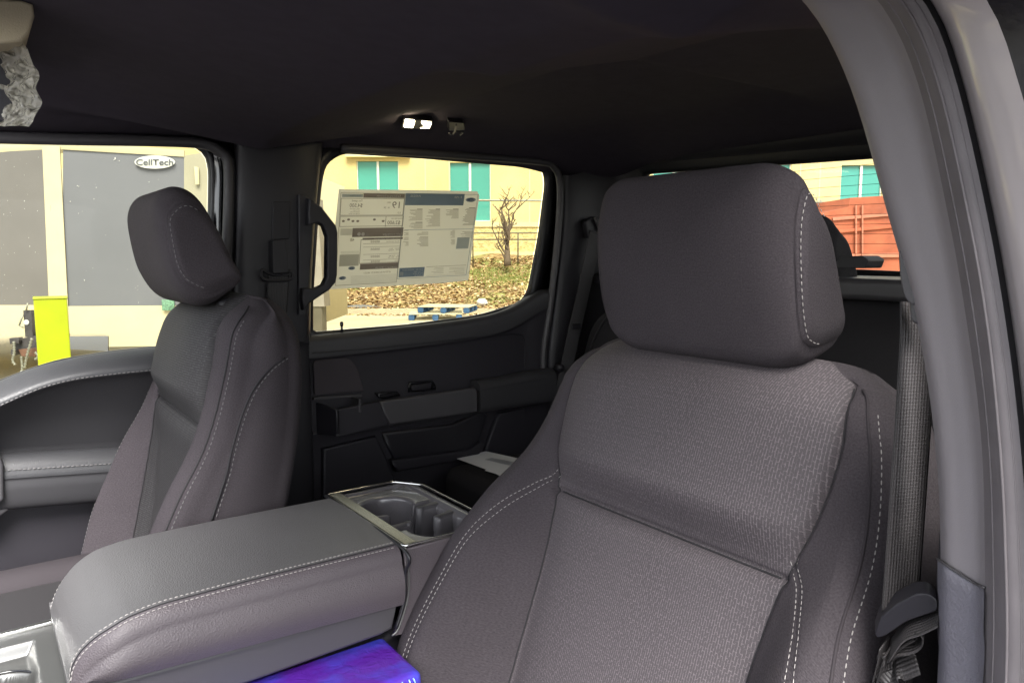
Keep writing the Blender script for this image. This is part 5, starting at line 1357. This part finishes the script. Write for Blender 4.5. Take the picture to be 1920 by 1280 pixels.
for (p0_, p1_) in (((49, 582), (52, 568)), ((43, 590), (36, 610)), ((36, 610), (44, 614))):
    a0 = ab(*p0_, 7.18); a1 = ab(*p1_, 7.18); tube('crank', [E(a0[0], 7.18, a0[1]), E(a1[0], 7.18, a1[1])], .008, MPIPE, jk, 6)
for q in (((60, 634), (54, 655), (50, 670), (46, 690)), ((26, 640), (27, 660), (24, 676), (29, 684)), ((66, 660), (72, 668), (66, 674)), ((40, 668), (42, 690), (39, 700))):
    tube('safety_chain', smoothpath([E(ab(x, y, 7.12)[0], 7.12, ab(x, y, 7.12)[1]) for x, y in q], 24), lambda t_: .012+.006*math.sin(t_*60), MPIPE, jk, 6)
# yellow bollard
ba, bz = ab(94, 557, 6.5)
bo = ething('bollard', ba, 6.5, 0, 'bright yellow square bollard sleeve in front of the trailer', 'bollard')
BYAW = math.atan2((FH*6.5+RT*ba).y, (FH*6.5+RT*ba).x)
bf = Vector((math.cos(BYAW), math.sin(BYAW), 0)); br_ = Vector((bf.y, -bf.x, 0)); bc = E(ba, 6.5, 0)
def bprism(name, hw_, z0, z1, m_, bev): return prism(name, [bc+br_*(sx*hw_)-bf*hw_+Vector((0, 0, z)) for sx, z in ((-1, z0), (1, z0), (1, z1), (-1, z1))], bf*(2*hw_), m_, bo, bev, 3)
bprism('sleeve', .123, .0, bz-.012, mat('safety_yellow', (.41, .475, .0), .55, var=.09, vscale=5), .012)
bprism('cap', .127, bz-.012, bz+.004, mat('safety_yellow_cap', (.40, .46, .03), .5), .006)
# grey cabinet seen through the handle
ca0, cz0 = ab(586, 575, 9.0); ca1, _ = ab(607, 575, 9.0); _, cz1 = ab(600, 372, 9.0)
cb = ething('grey_cabinet', (ca0+ca1)/2, 9.0, 0, 'tall grey utility panel seen through the grab handle', 'utility panel')
eprism('body', [(ca0-.25, 9.0, cz0), (ca1+.01, 9.0, cz0-.0), (ca1-.045, 9.0, cz1), (ca0-.25, 9.0, cz1)], (0, .3, 0), mat('cabinet_grey', (.26, .24, .20), .6), cb, .01)
ebox('foot', ca0-.2, ca1-.03, 9.02, 9.25, 0, cz0+.01, MPIPE2, cb, .01)
# orange container behind
MORG = mat('orange_paint', (.32, .085, .035), .7, .5, 8, 'noise', var=.32, vscale=2.2, dist=.02)
MORL = mat('orange_rib', (.40, .15, .085), .6, var=.2)
DB = 15.0
dk = ething('orange_dumpster', ab(1640, 480, DB)[0], DB, 0, 'rusty orange steel container seen through the cab back window', 'container')
def dq(name, pts, lay, mat_, th=.04): return eprism(name, [(ab(x, y, DB)[0], DB-lay, ab(x, y, DB)[1]) for x, y in pts], (0, th, 0), mat_, dk, .005)
dq('body', [(1180, 470), (1555, 396), (1592, 388), (1594, 371), (1900, 352), (1900, 620), (1180, 620)], 0, MORG, 1.8)
dq('rib', [(1560, 408), (1900, 380), (1900, 386), (1560, 414)], .05, MORL); dq('rib', [(1570, 431), (1900, 400), (1900, 406), (1570, 437)], .05, MORG)
dq('rib', [(1180, 478), (1900, 473), (1900, 481), (1180, 486)], .05, MORL)
for x in (1280, 1430, 1601, 1613, 1760): dq('post', [(x, 385), (x+3, 385), (x+3, 480), (x, 480)], .07, MORL)
tk = ething('tailgate_rail', *ab(1640, 492, 3.2)[:1], 3.2, .9, 'dark edge of the truck bed seen below the back window', 'truck bed')
bz0 = 1.475
box('bed_front_wall', (1.80, .76, bz0-.25), (.04, 1.55, .5), MPNTD, tk, .01)
# keep the report tidy
sc.cycles.use_denoising = True
sc.cycles.max_bounces = 10; sc.cycles.diffuse_bounces = 5; sc.cycles.transparent_max_bounces = 16
